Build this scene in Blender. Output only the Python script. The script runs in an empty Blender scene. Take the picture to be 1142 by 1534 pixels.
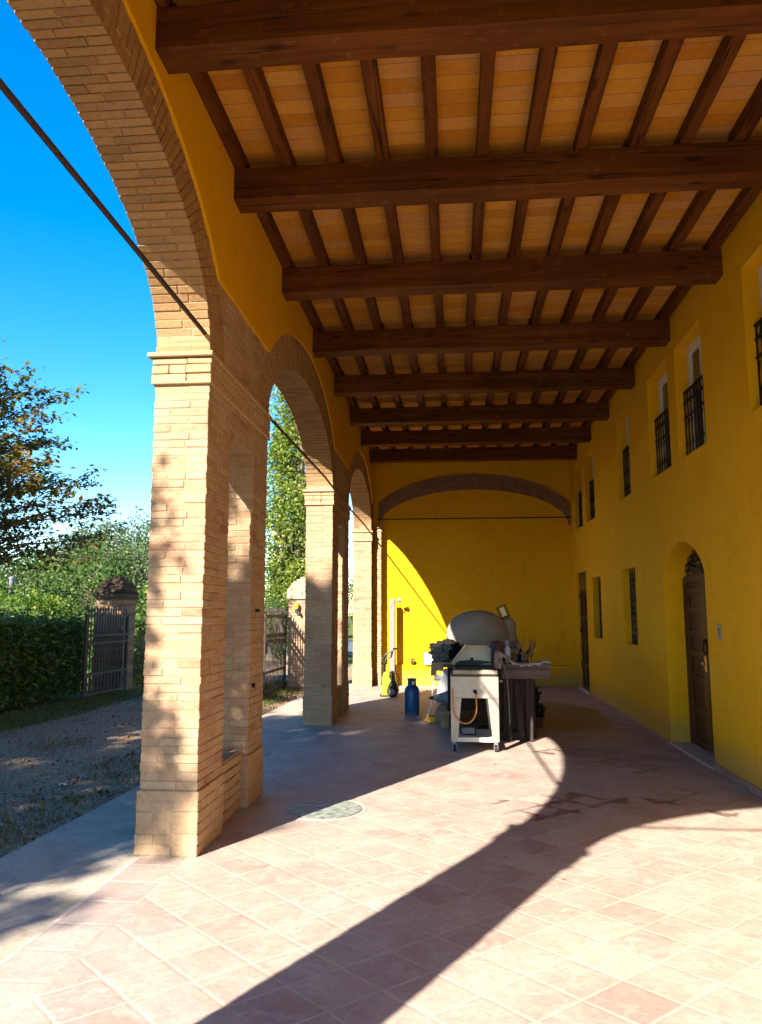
import bpy, bmesh, math, random
import numpy as np
from mathutils import Vector, Matrix, noise as mnoise
R = math.radians
C = bpy.context.scene.collection
rnd = random.Random(7)
TAN = 0.613
SD = (0.451, 0.893)            # horizontal direction the sunlight travels

# ------------------------------------------------------------------ materials
def mat(name, rough=0.85, spec=0.25, metal=0.0):
    m = bpy.data.materials.new(name); m.use_nodes = True
    nt = m.node_tree; b = nt.nodes['Principled BSDF']
    b.inputs['Roughness'].default_value = rough
    b.inputs['Metallic'].default_value = metal
    b.inputs['Specular IOR Level'].default_value = spec
    return m, nt, b
def N(nt, t, **kw):
    n = nt.nodes.new(t)
    for k, v in kw.items():
        if isinstance(k, str) and hasattr(n, k) and k not in n.inputs: setattr(n, k, v)
        else: n.inputs[k].default_value = v
    return n
def L(nt, a, b): nt.links.new(a, b)
def ramp(nt, fac, stops, mode='LINEAR'):
    r = nt.nodes.new('ShaderNodeValToRGB'); r.color_ramp.interpolation = mode
    e = r.color_ramp.elements
    while len(e) < len(stops): e.new(0.5)
    for i, (p, c) in enumerate(stops):
        e[i].position = p; e[i].color = (c[0], c[1], c[2], 1) if not isinstance(c, (int, float)) else (c, c, c, 1)
    L(nt, fac, r.inputs[0]); return r.outputs[0]
def mix(nt, fac, a, b, blend='MIX'):
    m = nt.nodes.new('ShaderNodeMix'); m.data_type = 'RGBA'; m.blend_type = blend
    for s, v in ((m.inputs[0], fac), (m.inputs[6], a), (m.inputs[7], b)):
        if isinstance(v, (int, float)): s.default_value = v
        elif isinstance(v, tuple): s.default_value = (v[0], v[1], v[2], 1)
        else: L(nt, v, s)
    return m.outputs[2]
def mth(nt, op, a, b=None, c=None):
    m = nt.nodes.new('ShaderNodeMath'); m.operation = op
    for i, v in enumerate((a, b, c)):
        if v is None: continue
        if isinstance(v, (int, float)): m.inputs[i].default_value = v
        else: L(nt, v, m.inputs[i])
    return m.outputs[0]
def coords(nt, scale=(1, 1, 1), rot=(0, 0, 0)):
    t = nt.nodes.new('ShaderNodeNewGeometry')
    m = nt.nodes.new('ShaderNodeMapping'); m.inputs['Scale'].default_value = scale; m.inputs['Rotation'].default_value = rot
    L(nt, t.outputs['Position'], m.inputs[0]); return m.outputs[0]
def nz(nt, vec, scale, detail=4, rough=0.6, dist=0.0):
    n = nt.nodes.new('ShaderNodeTexNoise'); n.inputs['Scale'].default_value = scale
    n.inputs['Detail'].default_value = detail; n.inputs['Roughness'].default_value = rough; n.inputs['Distortion'].default_value = dist
    L(nt, vec, n.inputs['Vector']); return n.outputs[0]
def bump(nt, b, h, strength=0.5, dist=0.01):
    n = nt.nodes.new('ShaderNodeBump'); n.inputs['Strength'].default_value = strength; n.inputs['Distance'].default_value = dist
    L(nt, h, n.inputs['Height']); L(nt, n.outputs[0], b.inputs['Normal'])

def plain(name, col, rough=0.6, metal=0.0, spec=0.4, var=0.15, scale=12, bstr=0.15, bd=0.002):
    m, nt, b = mat(name, rough, spec, metal)
    v = coords(nt); n = nz(nt, v, scale, 5)
    d = tuple(c * (1 - var) for c in col); u = tuple(min(1, c * (1 + var)) for c in col)
    L(nt, ramp(nt, n, [(0.3, d), (0.7, u)]), b.inputs['Base Color'])
    bump(nt, b, n, bstr, bd); return m

def make_brick(name, stops, lime=0.35, seed=0.0):
    m, nt, b = mat(name, 0.92, 0.12)
    g = nt.nodes.new('ShaderNodeNewGeometry')
    col = ramp(nt, g.outputs['Random Per Island'], stops)
    v = coords(nt)
    n1 = nz(nt, v, 3.0, 4); n2 = nz(nt, v, 38, 6, 0.7); n3 = nz(nt, v, 150, 3)
    col = mix(nt, ramp(nt, n1, [(0.42, 0.0), (0.72, lime)]), col, (0.50, 0.38, 0.245))
    col = mix(nt, 0.5, col, ramp(nt, n2, [(0.25, (0.45, 0.42, 0.40)), (0.55, (1, 1, 1)), (0.8, (1.0, 1.0, 1.0))]), 'MULTIPLY')
    L(nt, col, b.inputs['Base Color'])
    bump(nt, b, mth(nt, 'ADD', n2, mth(nt, 'MULTIPLY', n3, 0.4)), 0.9, 0.006)
    return m
BR = [(0.0, (0.30, 0.155, 0.09)), (0.1, (0.36, 0.22, 0.135)), (0.4, (0.38, 0.25, 0.155)), (0.6, (0.38, 0.235, 0.15)), (0.9, (0.40, 0.275, 0.175)), (1.0, (0.33, 0.18, 0.11))]
M_brick = make_brick('brick', BR, 0.6)
M_brick_arch = make_brick('arch_brick', [(0.0, (0.27, 0.155, 0.07)), (0.5, (0.37, 0.225, 0.105)), (1.0, (0.32, 0.18, 0.09))], 0.15)
M_mortar = plain('mortar', (0.36, 0.235, 0.135), 0.95, spec=0.1, var=0.25, scale=20, bstr=0.6, bd=0.006)
M_cap = make_brick('capital', [(0.0, (0.40, 0.25, 0.13)), (1.0, (0.44, 0.30, 0.17))], 0.3)
M_plinth = make_brick('plinth', [(0.0, (0.38, 0.245, 0.14)), (1.0, (0.42, 0.285, 0.17))], 0.3)
M_oldbrick = make_brick('old_brick', [(0.0, (0.14, 0.09, 0.055)), (0.5, (0.23, 0.15, 0.09)), (1.0, (0.31, 0.21, 0.13))], 0.15)
M_moss = make_brick('mossy_cap', [(0.0, (0.035, 0.028, 0.02)), (0.6, (0.075, 0.052, 0.035)), (1.0, (0.13, 0.09, 0.06))], 0.0)
M_palecap = make_brick('pale_cap', [(0.0, (0.36, 0.28, 0.2)), (1.0, (0.48, 0.38, 0.27))], 0.2)

def make_plaster(name, base, hue2):
    m, nt, b = mat(name, 0.8, 0.2)
    v = coords(nt)
    n1 = nz(nt, v, 0.8, 5, 0.6, 0.3); n2 = nz(nt, v, 7, 6, 0.65); n3 = nz(nt, v, 120, 3)
    col = ramp(nt, n1, [(0.3, base), (0.7, hue2)])
    n5 = nz(nt, coords(nt, (1, 1, .45), (0.3, 0.2, 0.5)), 2.2, 6, 0.7, 1.2)
    col = mix(nt, ramp(nt, n5, [(0.5, 0.0), (0.72, 0.30)]), col, (0.66, 0.39, 0.03))
    col = mix(nt, ramp(nt, n5, [(0.28, 0.35), (0.42, 0.0)]), col, (0.44, 0.21, 0.001))
    col = mix(nt, 0.35, col, ramp(nt, n2, [(0.3, (0.82, 0.82, 0.8)), (0.6, (1, 1, 1))]), 'MULTIPLY')
    # damp and scuffing just above the floor
    sp = nt.nodes.new('ShaderNodeSeparateXYZ'); g = nt.nodes.new('ShaderNodeNewGeometry'); L(nt, g.outputs['Position'], sp.inputs[0])
    z = mth(nt, 'ADD', sp.outputs[2], mth(nt, 'MULTIPLY', n2, -0.35))
    dm = ramp(nt, z, [(-0.0, 0.55), (0.22, 0.0)])
    col = mix(nt, dm, col, (0.34, 0.22, 0.07))
    vo = nt.nodes.new('ShaderNodeTexVoronoi'); vo.feature = 'DISTANCE_TO_EDGE'; vo.inputs['Scale'].default_value = 0.7
    wv = nt.nodes.new('ShaderNodeVectorMath'); wv.operation = 'ADD'; ns = nt.nodes.new('ShaderNodeTexNoise'); ns.inputs['Scale'].default_value = 2.5; ns.inputs['Detail'].default_value = 6
    L(nt, v, ns.inputs['Vector']); L(nt, v, wv.inputs[0]); L(nt, ns.outputs['Color'], wv.inputs[1]); L(nt, wv.outputs[0], vo.inputs['Vector'])
    ck = mth(nt, 'MULTIPLY', ramp(nt, vo.outputs['Distance'], [(0.0, 0.6), (0.004, 0.0)]), ramp(nt, n1, [(0.5, 0.0), (0.6, 1.0)]))
    col = mix(nt, ck, col, (0.25, 0.13, 0.005))
    L(nt, col, b.inputs['Base Color'])
    bump(nt, b, mth(nt, 'ADD', mth(nt, 'ADD', mth(nt, 'MULTIPLY', n2, 1.5), mth(nt, 'MULTIPLY', n3, 0.3)), mth(nt, 'MULTIPLY', n5, 2.0)), 0.45, 0.010)
    return m
M_yellow = make_plaster('yellow_plaster', (0.67, 0.352, 0.002), (0.62, 0.315, 0.0015))

def make_wood(name, stops, along, rough=0.65, knots=True):
    m, nt, b = mat(name, rough, 0.15)
    s = [14, 14, 14]; s['xyz'.index(along)] = 0.9
    v = coords(nt, tuple(s)); n1 = nz(nt, v, 1.0, 6, 0.65, 0.6)
    v2 = coords(nt); n2 = nz(nt, v2, 1.3, 3)
    f = mth(nt, 'ADD', mth(nt, 'MULTIPLY', n1, 0.7), mth(nt, 'MULTIPLY', n2, 0.35))
    col = ramp(nt, f, stops)
    if knots:
        s2 = [6, 6, 6]; s2['xyz'.index(along)] = 2.2
        vo = nt.nodes.new('ShaderNodeTexVoronoi'); vo.inputs['Scale'].default_value = 1.0; L(nt, coords(nt, tuple(s2)), vo.inputs['Vector'])
        col = mix(nt, ramp(nt, vo.outputs['Distance'], [(0.06, 0.75), (0.2, 0.0)]), col, tuple(c * 0.35 for c in stops[0][1]))
    s3 = [30, 30, 30]; s3['xyz'.index(along)] = 0.7
    cr = nz(nt, coords(nt, tuple(s3)), 0.35, 2, 0.5, 0.4)
    crk = ramp(nt, cr, [(0.40, 0.0), (0.412, 0.9), (0.424, 0.0)])
    col = mix(nt, crk, col, tuple(c * 0.25 for c in stops[0][1]))
    wc = nz(nt, v2, 9, 5, 0.7); col = mix(nt, ramp(nt, wc, [(0.58, 0.0), (0.75, 0.35)]), col, tuple(min(1, c * 1.5 + .02) for c in stops[-1][1]))
    L(nt, col, b.inputs['Base Color']); bump(nt, b, mth(nt, 'SUBTRACT', n1, crk), 0.6, 0.005); return m
WB = [(0.3, (0.036, 0.010, 0.0015)), (0.55, (0.105, 0.032, 0.005)), (0.8, (0.20, 0.072, 0.012))]
M_beam = make_wood('beam_wood', WB, 'x')
M_rafter = make_wood('rafter_wood', WB, 'y')
M_door = make_wood('door_wood', [(0.3, (0.035, 0.014, 0.006)), (0.6, (0.085, 0.036, 0.014)), (0.85, (0.15, 0.07, 0.028))], 'z', 0.5, False)
M_greywood = make_wood('weathered_wood', [(0.3, (0.06, 0.043, 0.036)), (0.7, (0.17, 0.125, 0.105))], 'x', 0.8)
M_darkwood = make_wood('dark_stand_wood', [(0.3, (0.022, 0.015, 0.013)), (0.7, (0.055, 0.037, 0.033))], 'z', 0.7, False)
M_log = make_wood('log_wood', [(0.3, (0.07, 0.05, 0.035)), (0.7, (0.25, 0.17, 0.11))], 'y', 0.9)
M_tan = make_wood('trunk_bark', [(0.3, (0.10, 0.075, 0.055)), (0.7, (0.24, 0.19, 0.14))], 'z', 0.95, False)

def make_ceiling():
    m, nt, b = mat('ceiling_tile', 0.85, 0.15)
    v = coords(nt); v.node.inputs['Location'].default_value = (1.68 + .388 * 4, 0, 0)
    t = nt.nodes.new('ShaderNodeTexBrick'); t.offset = 0.0
    t.inputs['Scale'].default_value = 1; t.inputs['Brick Width'].default_value = 0.388; t.inputs['Row Height'].default_value = 0.15
    t.inputs['Mortar Size'].default_value = 0.004; t.inputs['Mortar Smooth'].default_value = 0.4; t.inputs['Bias'].default_value = 0.0
    t.inputs['Color1'].default_value = (0, 0, 0, 1); t.inputs['Color2'].default_value = (1, 1, 1, 1); t.inputs['Mortar'].default_value = (0.5, 0.5, 0.5, 1)
    L(nt, v, t.inputs['Vector'])
    col = ramp(nt, t.outputs[0], [(0.0, (0.44, 0.17, 0.015)), (0.35, (0.53, 0.235, 0.022)), (0.65, (0.58, 0.28, 0.04)), (1.0, (0.50, 0.23, 0.07))])
    n = nz(nt, v, 16, 6, 0.7)
    col = mix(nt, 0.5, col, ramp(nt, n, [(0.3, (0.6, 0.55, 0.55)), (0.65, (1, 1, 1))]), 'MULTIPLY')
    col = mix(nt, ramp(nt, nz(nt, v, 2.5, 3), [(0.55, 0.0), (0.75, 0.5)]), col, (0.42, 0.24, 0.12))
    col = mix(nt, t.outputs[1], col, (0.22, 0.11, 0.05))
    L(nt, col, b.inputs['Base Color']); bump(nt, b, mth(nt, 'SUBTRACT', n, t.outputs[1]), 0.5, 0.004); return m
M_ceil = make_ceiling()

def sepxy(nt):
    g = nt.nodes.new('ShaderNodeNewGeometry'); sp = nt.nodes.new('ShaderNodeSeparateXYZ')
    L(nt, g.outputs['Position'], sp.inputs[0]); return sp.outputs[0], sp.outputs[1], g.outputs['Position']
def make_floor(name, diagonal=True, base=None):
    m, nt, b = mat(name, 0.62, 0.3)
    x, y, pos = sepxy(nt)
    wob = mth(nt, 'MULTIPLY', mth(nt, 'SUBTRACT', nz(nt, pos, 9, 2), 0.5), 0.05)
    if diagonal:
        u = mth(nt, 'DIVIDE', mth(nt, 'SUBTRACT', x, 0.302), 0.208); v = mth(nt, 'DIVIDE', mth(nt, 'SUBTRACT', y, 3.665), 0.193)
        p = mth(nt, 'ADD', mth(nt, 'MULTIPLY', mth(nt, 'ADD', u, v), 0.5), wob)
        q = mth(nt, 'ADD', mth(nt, 'MULTIPLY', mth(nt, 'SUBTRACT', u, v), 0.5), wob)
    else:
        p = mth(nt, 'ADD', mth(nt, 'DIVIDE', mth(nt, 'ADD', x, 2.09), 0.32), wob); q = mth(nt, 'ADD', mth(nt, 'DIVIDE', y, 0.31), wob)
    def edge(a):
        f = mth(nt, 'FRACT', a); return mth(nt, 'MINIMUM', f, mth(nt, 'SUBTRACT', 1.0, f))
    d = mth(nt, 'MINIMUM', edge(p), edge(q))
    cell = nt.nodes.new('ShaderNodeCombineXYZ'); L(nt, mth(nt, 'FLOOR', p), cell.inputs[0]); L(nt, mth(nt, 'FLOOR', q), cell.inputs[1])
    wn = nt.nodes.new('ShaderNodeTexWhiteNoise'); wn.noise_dimensions = '2D'; L(nt, cell.outputs[0], wn.inputs['Vector'])
    col = ramp(nt, wn.outputs[0], [(0.0, (0.31, 0.205, 0.17)), (0.2, (0.35, 0.25, 0.21)), (0.6, (0.38, 0.295, 0.24)), (0.8, (0.34, 0.235, 0.20)), (1.0, (0.42, 0.34, 0.275))])
    n1 = nz(nt, pos, 2.2, 6, 0.7, 0.4); n2 = nz(nt, pos, 30, 6, 0.75); n4 = nz(nt, pos, 0.7, 3)
    col = mix(nt, ramp(nt, n1, [(0.42, 0.0), (0.68, 0.65)]), col, (0.49, 0.415, 0.345))
    col = mix(nt, ramp(nt, n4, [(0.40, 0.0), (0.62, 0.35)]), col, (0.46, 0.36, 0.29))
    col = mix(nt, 0.55, col, ramp(nt, n2, [(0.25, (0.62, 0.56, 0.55)), (0.55, (1, 1, 1)), (0.8, (1.05, 1.05, 1.05))]), 'MULTIPLY')
    col = mix(nt, ramp(nt, nz(nt, pos, 5.5, 6, 0.8, 0.8), [(0.50, 0.0), (0.66, 0.55)]), col, (0.50, 0.44, 0.38))
    col = mix(nt, ramp(nt, nz(nt, pos, 11, 5, 0.8), [(0.56, 0.0), (0.72, 0.5)]), col, (0.27, 0.17, 0.13))
    # pale grout, darker further in
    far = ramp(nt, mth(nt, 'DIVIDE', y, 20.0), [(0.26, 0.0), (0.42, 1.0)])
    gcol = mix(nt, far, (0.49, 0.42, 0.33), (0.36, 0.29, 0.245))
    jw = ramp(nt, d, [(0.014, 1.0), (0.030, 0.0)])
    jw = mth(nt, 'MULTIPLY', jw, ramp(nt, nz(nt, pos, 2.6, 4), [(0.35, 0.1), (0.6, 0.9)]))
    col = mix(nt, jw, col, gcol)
    # water and rust stains that creep along the joints
    if diagonal:
        spots = [(1.0, 6.95, .34), (1.38, 7.05, .22), (1.75, 7.0, .22), (2.0, 7.3, .2), (1.95, 8.35, .3), (1.65, 8.8, .25), (1.45, 9.35, .34), (0.6, 6.4, .25), (2.15, 6.65, .16), (1.1, 9.3, .22), (1.8, 9.4, .25), (0.8, 6.65, .28), (0.35, 6.85, .12)]
        acc = None
        for sx, sy, sr in spots:
            dx = mth(nt, 'MULTIPLY', mth(nt, 'SUBTRACT', x, sx), 1 / sr); dy = mth(nt, 'MULTIPLY', mth(nt, 'SUBTRACT', y, sy), 1 / sr)
            q2 = mth(nt, 'SUBTRACT', 1.0, mth(nt, 'SQRT', mth(nt, 'ADD', mth(nt, 'MULTIPLY', dx, dx), mth(nt, 'MULTIPLY', dy, dy))))
            q2 = mth(nt, 'MAXIMUM', q2, 0.0)
            acc = q2 if acc is None else mth(nt, 'MAXIMUM', acc, q2)
        sn = nz(nt, pos, 3.4, 5, 0.6)
        wd = mth(nt, 'MULTIPLY', mth(nt, 'MINIMUM', mth(nt, 'MULTIPLY', acc, 2.2), 1.0), ramp(nt, sn, [(0.36, 0.025), (0.50, 0.09), (0.60, 0.36)]))
        s = ramp(nt, mth(nt, 'ADD', mth(nt, 'MULTIPLY', mth(nt, 'SUBTRACT', wd, d), 4.0), 0.5), [(0.34, 0.0), (0.72, 1.0)])
        s = mth(nt, 'MULTIPLY', s, ramp(nt, acc, [(0.0, 0.0), (0.10, 1.0)]))
        col = mix(nt, mth(nt, 'MULTIPLY', s, 0.72), col, (0.12, 0.055, 0.04))
        # broad damp area by the stand
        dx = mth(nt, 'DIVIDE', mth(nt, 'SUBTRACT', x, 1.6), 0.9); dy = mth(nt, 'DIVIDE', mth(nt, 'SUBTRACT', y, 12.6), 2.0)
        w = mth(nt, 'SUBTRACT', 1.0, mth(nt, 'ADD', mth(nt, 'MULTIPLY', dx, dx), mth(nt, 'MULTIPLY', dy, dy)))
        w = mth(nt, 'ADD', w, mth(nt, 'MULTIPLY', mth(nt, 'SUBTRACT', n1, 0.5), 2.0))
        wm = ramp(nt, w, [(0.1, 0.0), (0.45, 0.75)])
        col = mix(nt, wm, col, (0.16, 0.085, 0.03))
        wet = mth(nt, 'MAXIMUM', wm, s)
        L(nt, ramp(nt, wet, [(0.0, 0.62), (1.0, 0.38)]), b.inputs['Roughness'])
    L(nt, col, b.inputs['Base Color'])
    h = mth(nt, 'ADD', mth(nt, 'MULTIPLY', n2, 0.6), mth(nt, 'MULTIPLY', ramp(nt, d, [(0.0, 0.0), (0.06, 1.0)]), 0.6))
    bump(nt, b, h, 0.5, 0.006); return m
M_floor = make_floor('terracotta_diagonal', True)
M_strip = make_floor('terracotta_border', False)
def make_pavement():
    m, nt, b = mat('pavement', 0.85, 0.2)
    v = coords(nt); n1 = nz(nt, v, 1.6, 5, 0.65, 0.5); n2 = nz(nt, v, 25, 6, 0.7); n3 = nz(nt, v, 4, 4)
    col = ramp(nt, n1, [(0.35, (0.38, 0.32, 0.255)), (0.55, (0.48, 0.40, 0.31)), (0.7, (0.46, 0.33, 0.25))])
    col = mix(nt, ramp(nt, n3, [(0.52, 0), (0.7, 0.5)]), col, (0.26, 0.24, 0.14))
    col = mix(nt, 0.6, col, ramp(nt, n2, [(0.3, (0.65, 0.63, 0.6)), (0.6, (1, 1, 1))]), 'MULTIPLY')
    L(nt, col, b.inputs['Base Color']); bump(nt, b, n2, 0.6, 0.008); return m
M_pave = make_pavement()
def make_gravel():
    m, nt, b = mat('gravel', 0.95, 0.15)
    v = coords(nt); vo = nt.nodes.new('ShaderNodeTexVoronoi'); vo.inputs['Scale'].default_value = 55; L(nt, v, vo.inputs['Vector'])
    sp = nt.nodes.new('ShaderNodeSeparateXYZ'); L(nt, vo.outputs['Color'], sp.inputs[0])
    col = ramp(nt, sp.outputs[0], [(0, (0.22, 0.14, 0.08)), (0.5, (0.36, 0.245, 0.145)), (0.9, (0.46, 0.33, 0.21)), (1, (0.60, 0.46, 0.34))])
    n1 = nz(nt, v, 0.9, 5, 0.7, 0.5); n2 = nz(nt, v, 6, 5, 0.7)
    col = mix(nt, ramp(nt, n1, [(0.5, 0), (0.68, 0.6)]), col, (0.16, 0.14, 0.07))
    col = mix(nt, ramp(nt, n2, [(0.55, 0), (0.72, 0.55)]), col, (0.24, 0.17, 0.11))
    L(nt, col, b.inputs['Base Color']); bump(nt, b, mth(nt, 'ADD', vo.outputs['Distance'], n2), 0.8, 0.02); return m
M_gravel = make_gravel()
def make_ground():
    m, nt, b = mat('meadow', 0.95, 0.1)
    v = coords(nt); n1 = nz(nt, v, 0.5, 6, 0.7); n2 = nz(nt, v, 9, 5, 0.75)
    col = ramp(nt, n1, [(0.35, (0.085, 0.11, 0.03)), (0.65, (0.14, 0.17, 0.045))])
    col = mix(nt, ramp(nt, n2, [(0.5, 0), (0.7, 0.5)]), col, (0.16, 0.125, 0.055))
    L(nt, col, b.inputs['Base Color']); bump(nt, b, n2, 1, 0.05); return m
M_ground = make_ground()
M_asphalt = plain('asphalt', (0.11, 0.12, 0.14), 0.8, var=0.2)

def make_leaf(name, stops, trans=0.35, clump=2.0):
    m = bpy.data.materials.new(name); m.use_nodes = True; nt = m.node_tree
    b = nt.nodes['Principled BSDF']; b.inputs['Roughness'].default_value = 0.55; b.inputs['Specular IOR Level'].default_value = 0.3
    g = nt.nodes.new('ShaderNodeNewGeometry'); n = nz(nt, g.outputs['Position'], clump, 3)
    f = mth(nt, 'ADD', mth(nt, 'MULTIPLY', g.outputs['Random Per Island'], 0.6), mth(nt, 'MULTIPLY', mth(nt, 'SUBTRACT', n, 0.3), 1.0))
    col = ramp(nt, f, stops); L(nt, col, b.inputs['Base Color'])
    t = nt.nodes.new('ShaderNodeBsdfTranslucent'); L(nt, mix(nt, 1.0, col, (1.5, 1.5, 0.7), 'MULTIPLY'), t.inputs[0])
    ms = nt.nodes.new('ShaderNodeMixShader'); ms.inputs[0].default_value = trans
    L(nt, b.outputs[0], ms.inputs[1]); L(nt, t.outputs[0], ms.inputs[2]); L(nt, ms.outputs[0], nt.nodes['Material Output'].inputs[0])
    return m
M_leaf_aut = make_leaf('autumn_leaves', [(0.15, (0.045, 0.06, 0.016)), (0.4, (0.10, 0.115, 0.022)), (0.62, (0.20, 0.15, 0.025)), (0.8, (0.30, 0.12, 0.025)), (0.95, (0.22, 0.07, 0.04))], 0.35, 1.1)
M_leaf_left = make_leaf('turning_leaves', [(0.15, (0.035, 0.05, 0.016)), (0.42, (0.08, 0.095, 0.022)), (0.62, (0.17, 0.14, 0.028)), (0.8, (0.30, 0.13, 0.03)), (0.97, (0.24, 0.08, 0.04))], 0.4, 1.1)
M_leaf_hedge = make_leaf('laurel_leaves', [(0.2, (0.035, 0.07, 0.016)), (0.5, (0.085, 0.15, 0.03)), (0.75, (0.14, 0.21, 0.045)), (0.97, (0.30, 0.23, 0.09))], 0.2, 1.6)
M_leaf_bright = make_leaf('bright_leaves', [(0.2, (0.04, 0.085, 0.012)), (0.5, (0.09, 0.165, 0.02)), (0.85, (0.22, 0.27, 0.028))], 0.4, 1.0)
M_leaf_green = make_leaf('green_leaves', [(0.2, (0.03, 0.065, 0.014)), (0.55, (0.075, 0.13, 0.026)), (0.9, (0.16, 0.21, 0.045))], 0.35, 0.5)
M_leaf_blue = make_leaf('bluish_leaves', [(0.2, (0.055, 0.085, 0.038)), (0.55, (0.115, 0.15, 0.07)), (0.9, (0.20, 0.225, 0.12))], 0.3, 0.5)
M_leaf_poplar = make_leaf('poplar_leaves', [(0.2, (0.09, 0.14, 0.022)), (0.5, (0.17, 0.23, 0.035)), (0.8, (0.30, 0.32, 0.05)), (0.95, (0.38, 0.31, 0.05))], 0.4, 0.7)
M_leaf_yellow = make_leaf('yellow_leaves', [(0.2, (0.25, 0.17, 0.02)), (0.8, (0.4, 0.28, 0.03))], 0.4, 0.7)
M_litter = make_leaf('fallen_leaves', [(0.2, (0.10, 0.045, 0.02)), (0.5, (0.20, 0.09, 0.035)), (0.9, (0.30, 0.19, 0.07))], 0.1, 2)
M_grass = make_leaf('grass_blades', [(0.2, (0.07, 0.08, 0.02)), (0.6, (0.13, 0.14, 0.035)), (0.9, (0.26, 0.2, 0.08))], 0.35, 1.5)
M_pebble = make_leaf('pebbles', [(0.1, (0.20, 0.15, 0.105)), (0.6, (0.36, 0.28, 0.20)), (0.95, (0.58, 0.48, 0.38))], 0.0, 2)

M_iron = plain('wrought_iron', (0.022, 0.02, 0.02), 0.55, 0.6, var=0.3, scale=40)
M_gate = plain('grey_gate_paint', (0.038, 0.023, 0.018), 0.7, 0.0, var=0.25, scale=30)
M_rust = plain('dark_rod', (0.05, 0.03, 0.028), 0.7, 0.4, var=0.4, scale=60)
M_white = plain('white_frame_paint', (0.62, 0.58, 0.50), 0.5, var=0.06)
M_curtain = plain('curtain', (0.42, 0.38, 0.30), 0.9, var=0.15, scale=5)
M_steel = plain('brushed_steel', (0.33, 0.295, 0.25), 0.4, 0.45, var=0.1, scale=18, bstr=0.08)
M_steel_dirty = plain('greasy_steel', (0.34, 0.27, 0.2), 0.5, 0.4, var=0.5, scale=9)
M_black = plain('black_plastic', (0.018, 0.018, 0.02), 0.45, var=0.2)
M_rubber = plain('rubber', (0.02, 0.02, 0.02), 0.8, var=0.2)
M_lime = plain('lime_plastic', (0.42, 0.44, 0.02), 0.4, var=0.08)
M_blue = plain('blue_enamel', (0.008, 0.09, 0.26), 0.35, 0.1, 0.5, var=0.35, scale=7)
M_bluedk = plain('scuffed_blue', (0.06, 0.10, 0.17), 0.6, var=0.4, scale=14)
M_galv = plain('grey_pvc', (0.20, 0.19, 0.205), 0.45, 0.1, var=0.12)
M_oven = plain('refractory_render', (0.34, 0.285, 0.235), 0.9, spec=0.1, var=0.12, scale=5, bstr=0.4, bd=0.01)
M_brownpot = plain('brown_enamel', (0.10, 0.05, 0.035), 0.35, var=0.2)
M_glassy = plain('pale_plastic', (0.45, 0.46, 0.48), 0.35, var=0.1)
M_white2 = plain('white_plastic', (0.8, 0.78, 0.72), 0.5, var=0.05)
M_orange = plain('orange_hose', (0.65, 0.24, 0.03), 0.45, var=0.1)
M_yhose = plain('yellow_hose', (0.70, 0.38, 0.04), 0.5, var=0.15)
M_clothgrey = plain('grey_cloth', (0.15, 0.155, 0.14), 0.95, spec=0.05, var=0.5, scale=11, bstr=0.8, bd=0.02)
M_clothblack = plain('black_cloth', (0.012, 0.010, 0.010), 0.95, spec=0.05, var=0.4, scale=11, bstr=0.8, bd=0.02)
M_clothpink = plain('pinkish_cloth', (0.55, 0.33, 0.22), 0.95, spec=0.05, var=0.35, scale=9, bstr=0.8, bd=0.02)
M_cloth = plain('pale_cloth', (0.33, 0.27, 0.24), 0.95, spec=0.05, var=0.3, scale=14, bstr=0.8, bd=0.02)
M_cardboard = plain('cardboard', (0.34, 0.23, 0.15), 0.9, spec=0.1, var=0.2)
M_manhole = plain('green_metal', (0.28, 0.31, 0.26), 0.6, 0.3, var=0.5, scale=16, bstr=0.8, bd=0.006)
M_stone = plain('pale_stone', (0.44, 0.36, 0.31), 0.7, var=0.2, scale=10)
M_skirt = plain('skirting_tile', (0.30, 0.17, 0.13), 0.6, var=0.25, scale=10)
M_sill = plain('sill_brick', (0.42, 0.3, 0.18), 0.9, var=0.2, scale=14, bstr=0.6, bd=0.006)
M_backarch = plain('brown_arch_band', (0.21, 0.115, 0.075), 0.9, spec=0.1, var=0.25, scale=10, bstr=0.6, bd=0.006)
M_plantdk = make_leaf('dark_plant', [(0.2, (0.02, 0.03, 0.01)), (0.8, (0.06, 0.07, 0.02))], 0.2, 3)
M_amber = plain('amber_lens', (0.7, 0.38, 0.02), 0.3, var=0.1)
M_carp = plain('blue_car_paint', (0.10, 0.16, 0.28), 0.25, 0.3, 0.6, var=0.1)
M_brass = plain('brass', (0.4, 0.3, 0.14), 0.35, 0.8)
def glass(name, col, rough=0.08):
    m, nt, b = mat(name, rough, 0.6); L(nt, ramp(nt, nz(nt, coords(nt), 1.5), [(0.4, tuple(c * .7 for c in col)), (0.6, col)]), b.inputs['Base Color']); return m
M_glass = glass('window_glass', (0.035, 0.032, 0.03))

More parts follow.
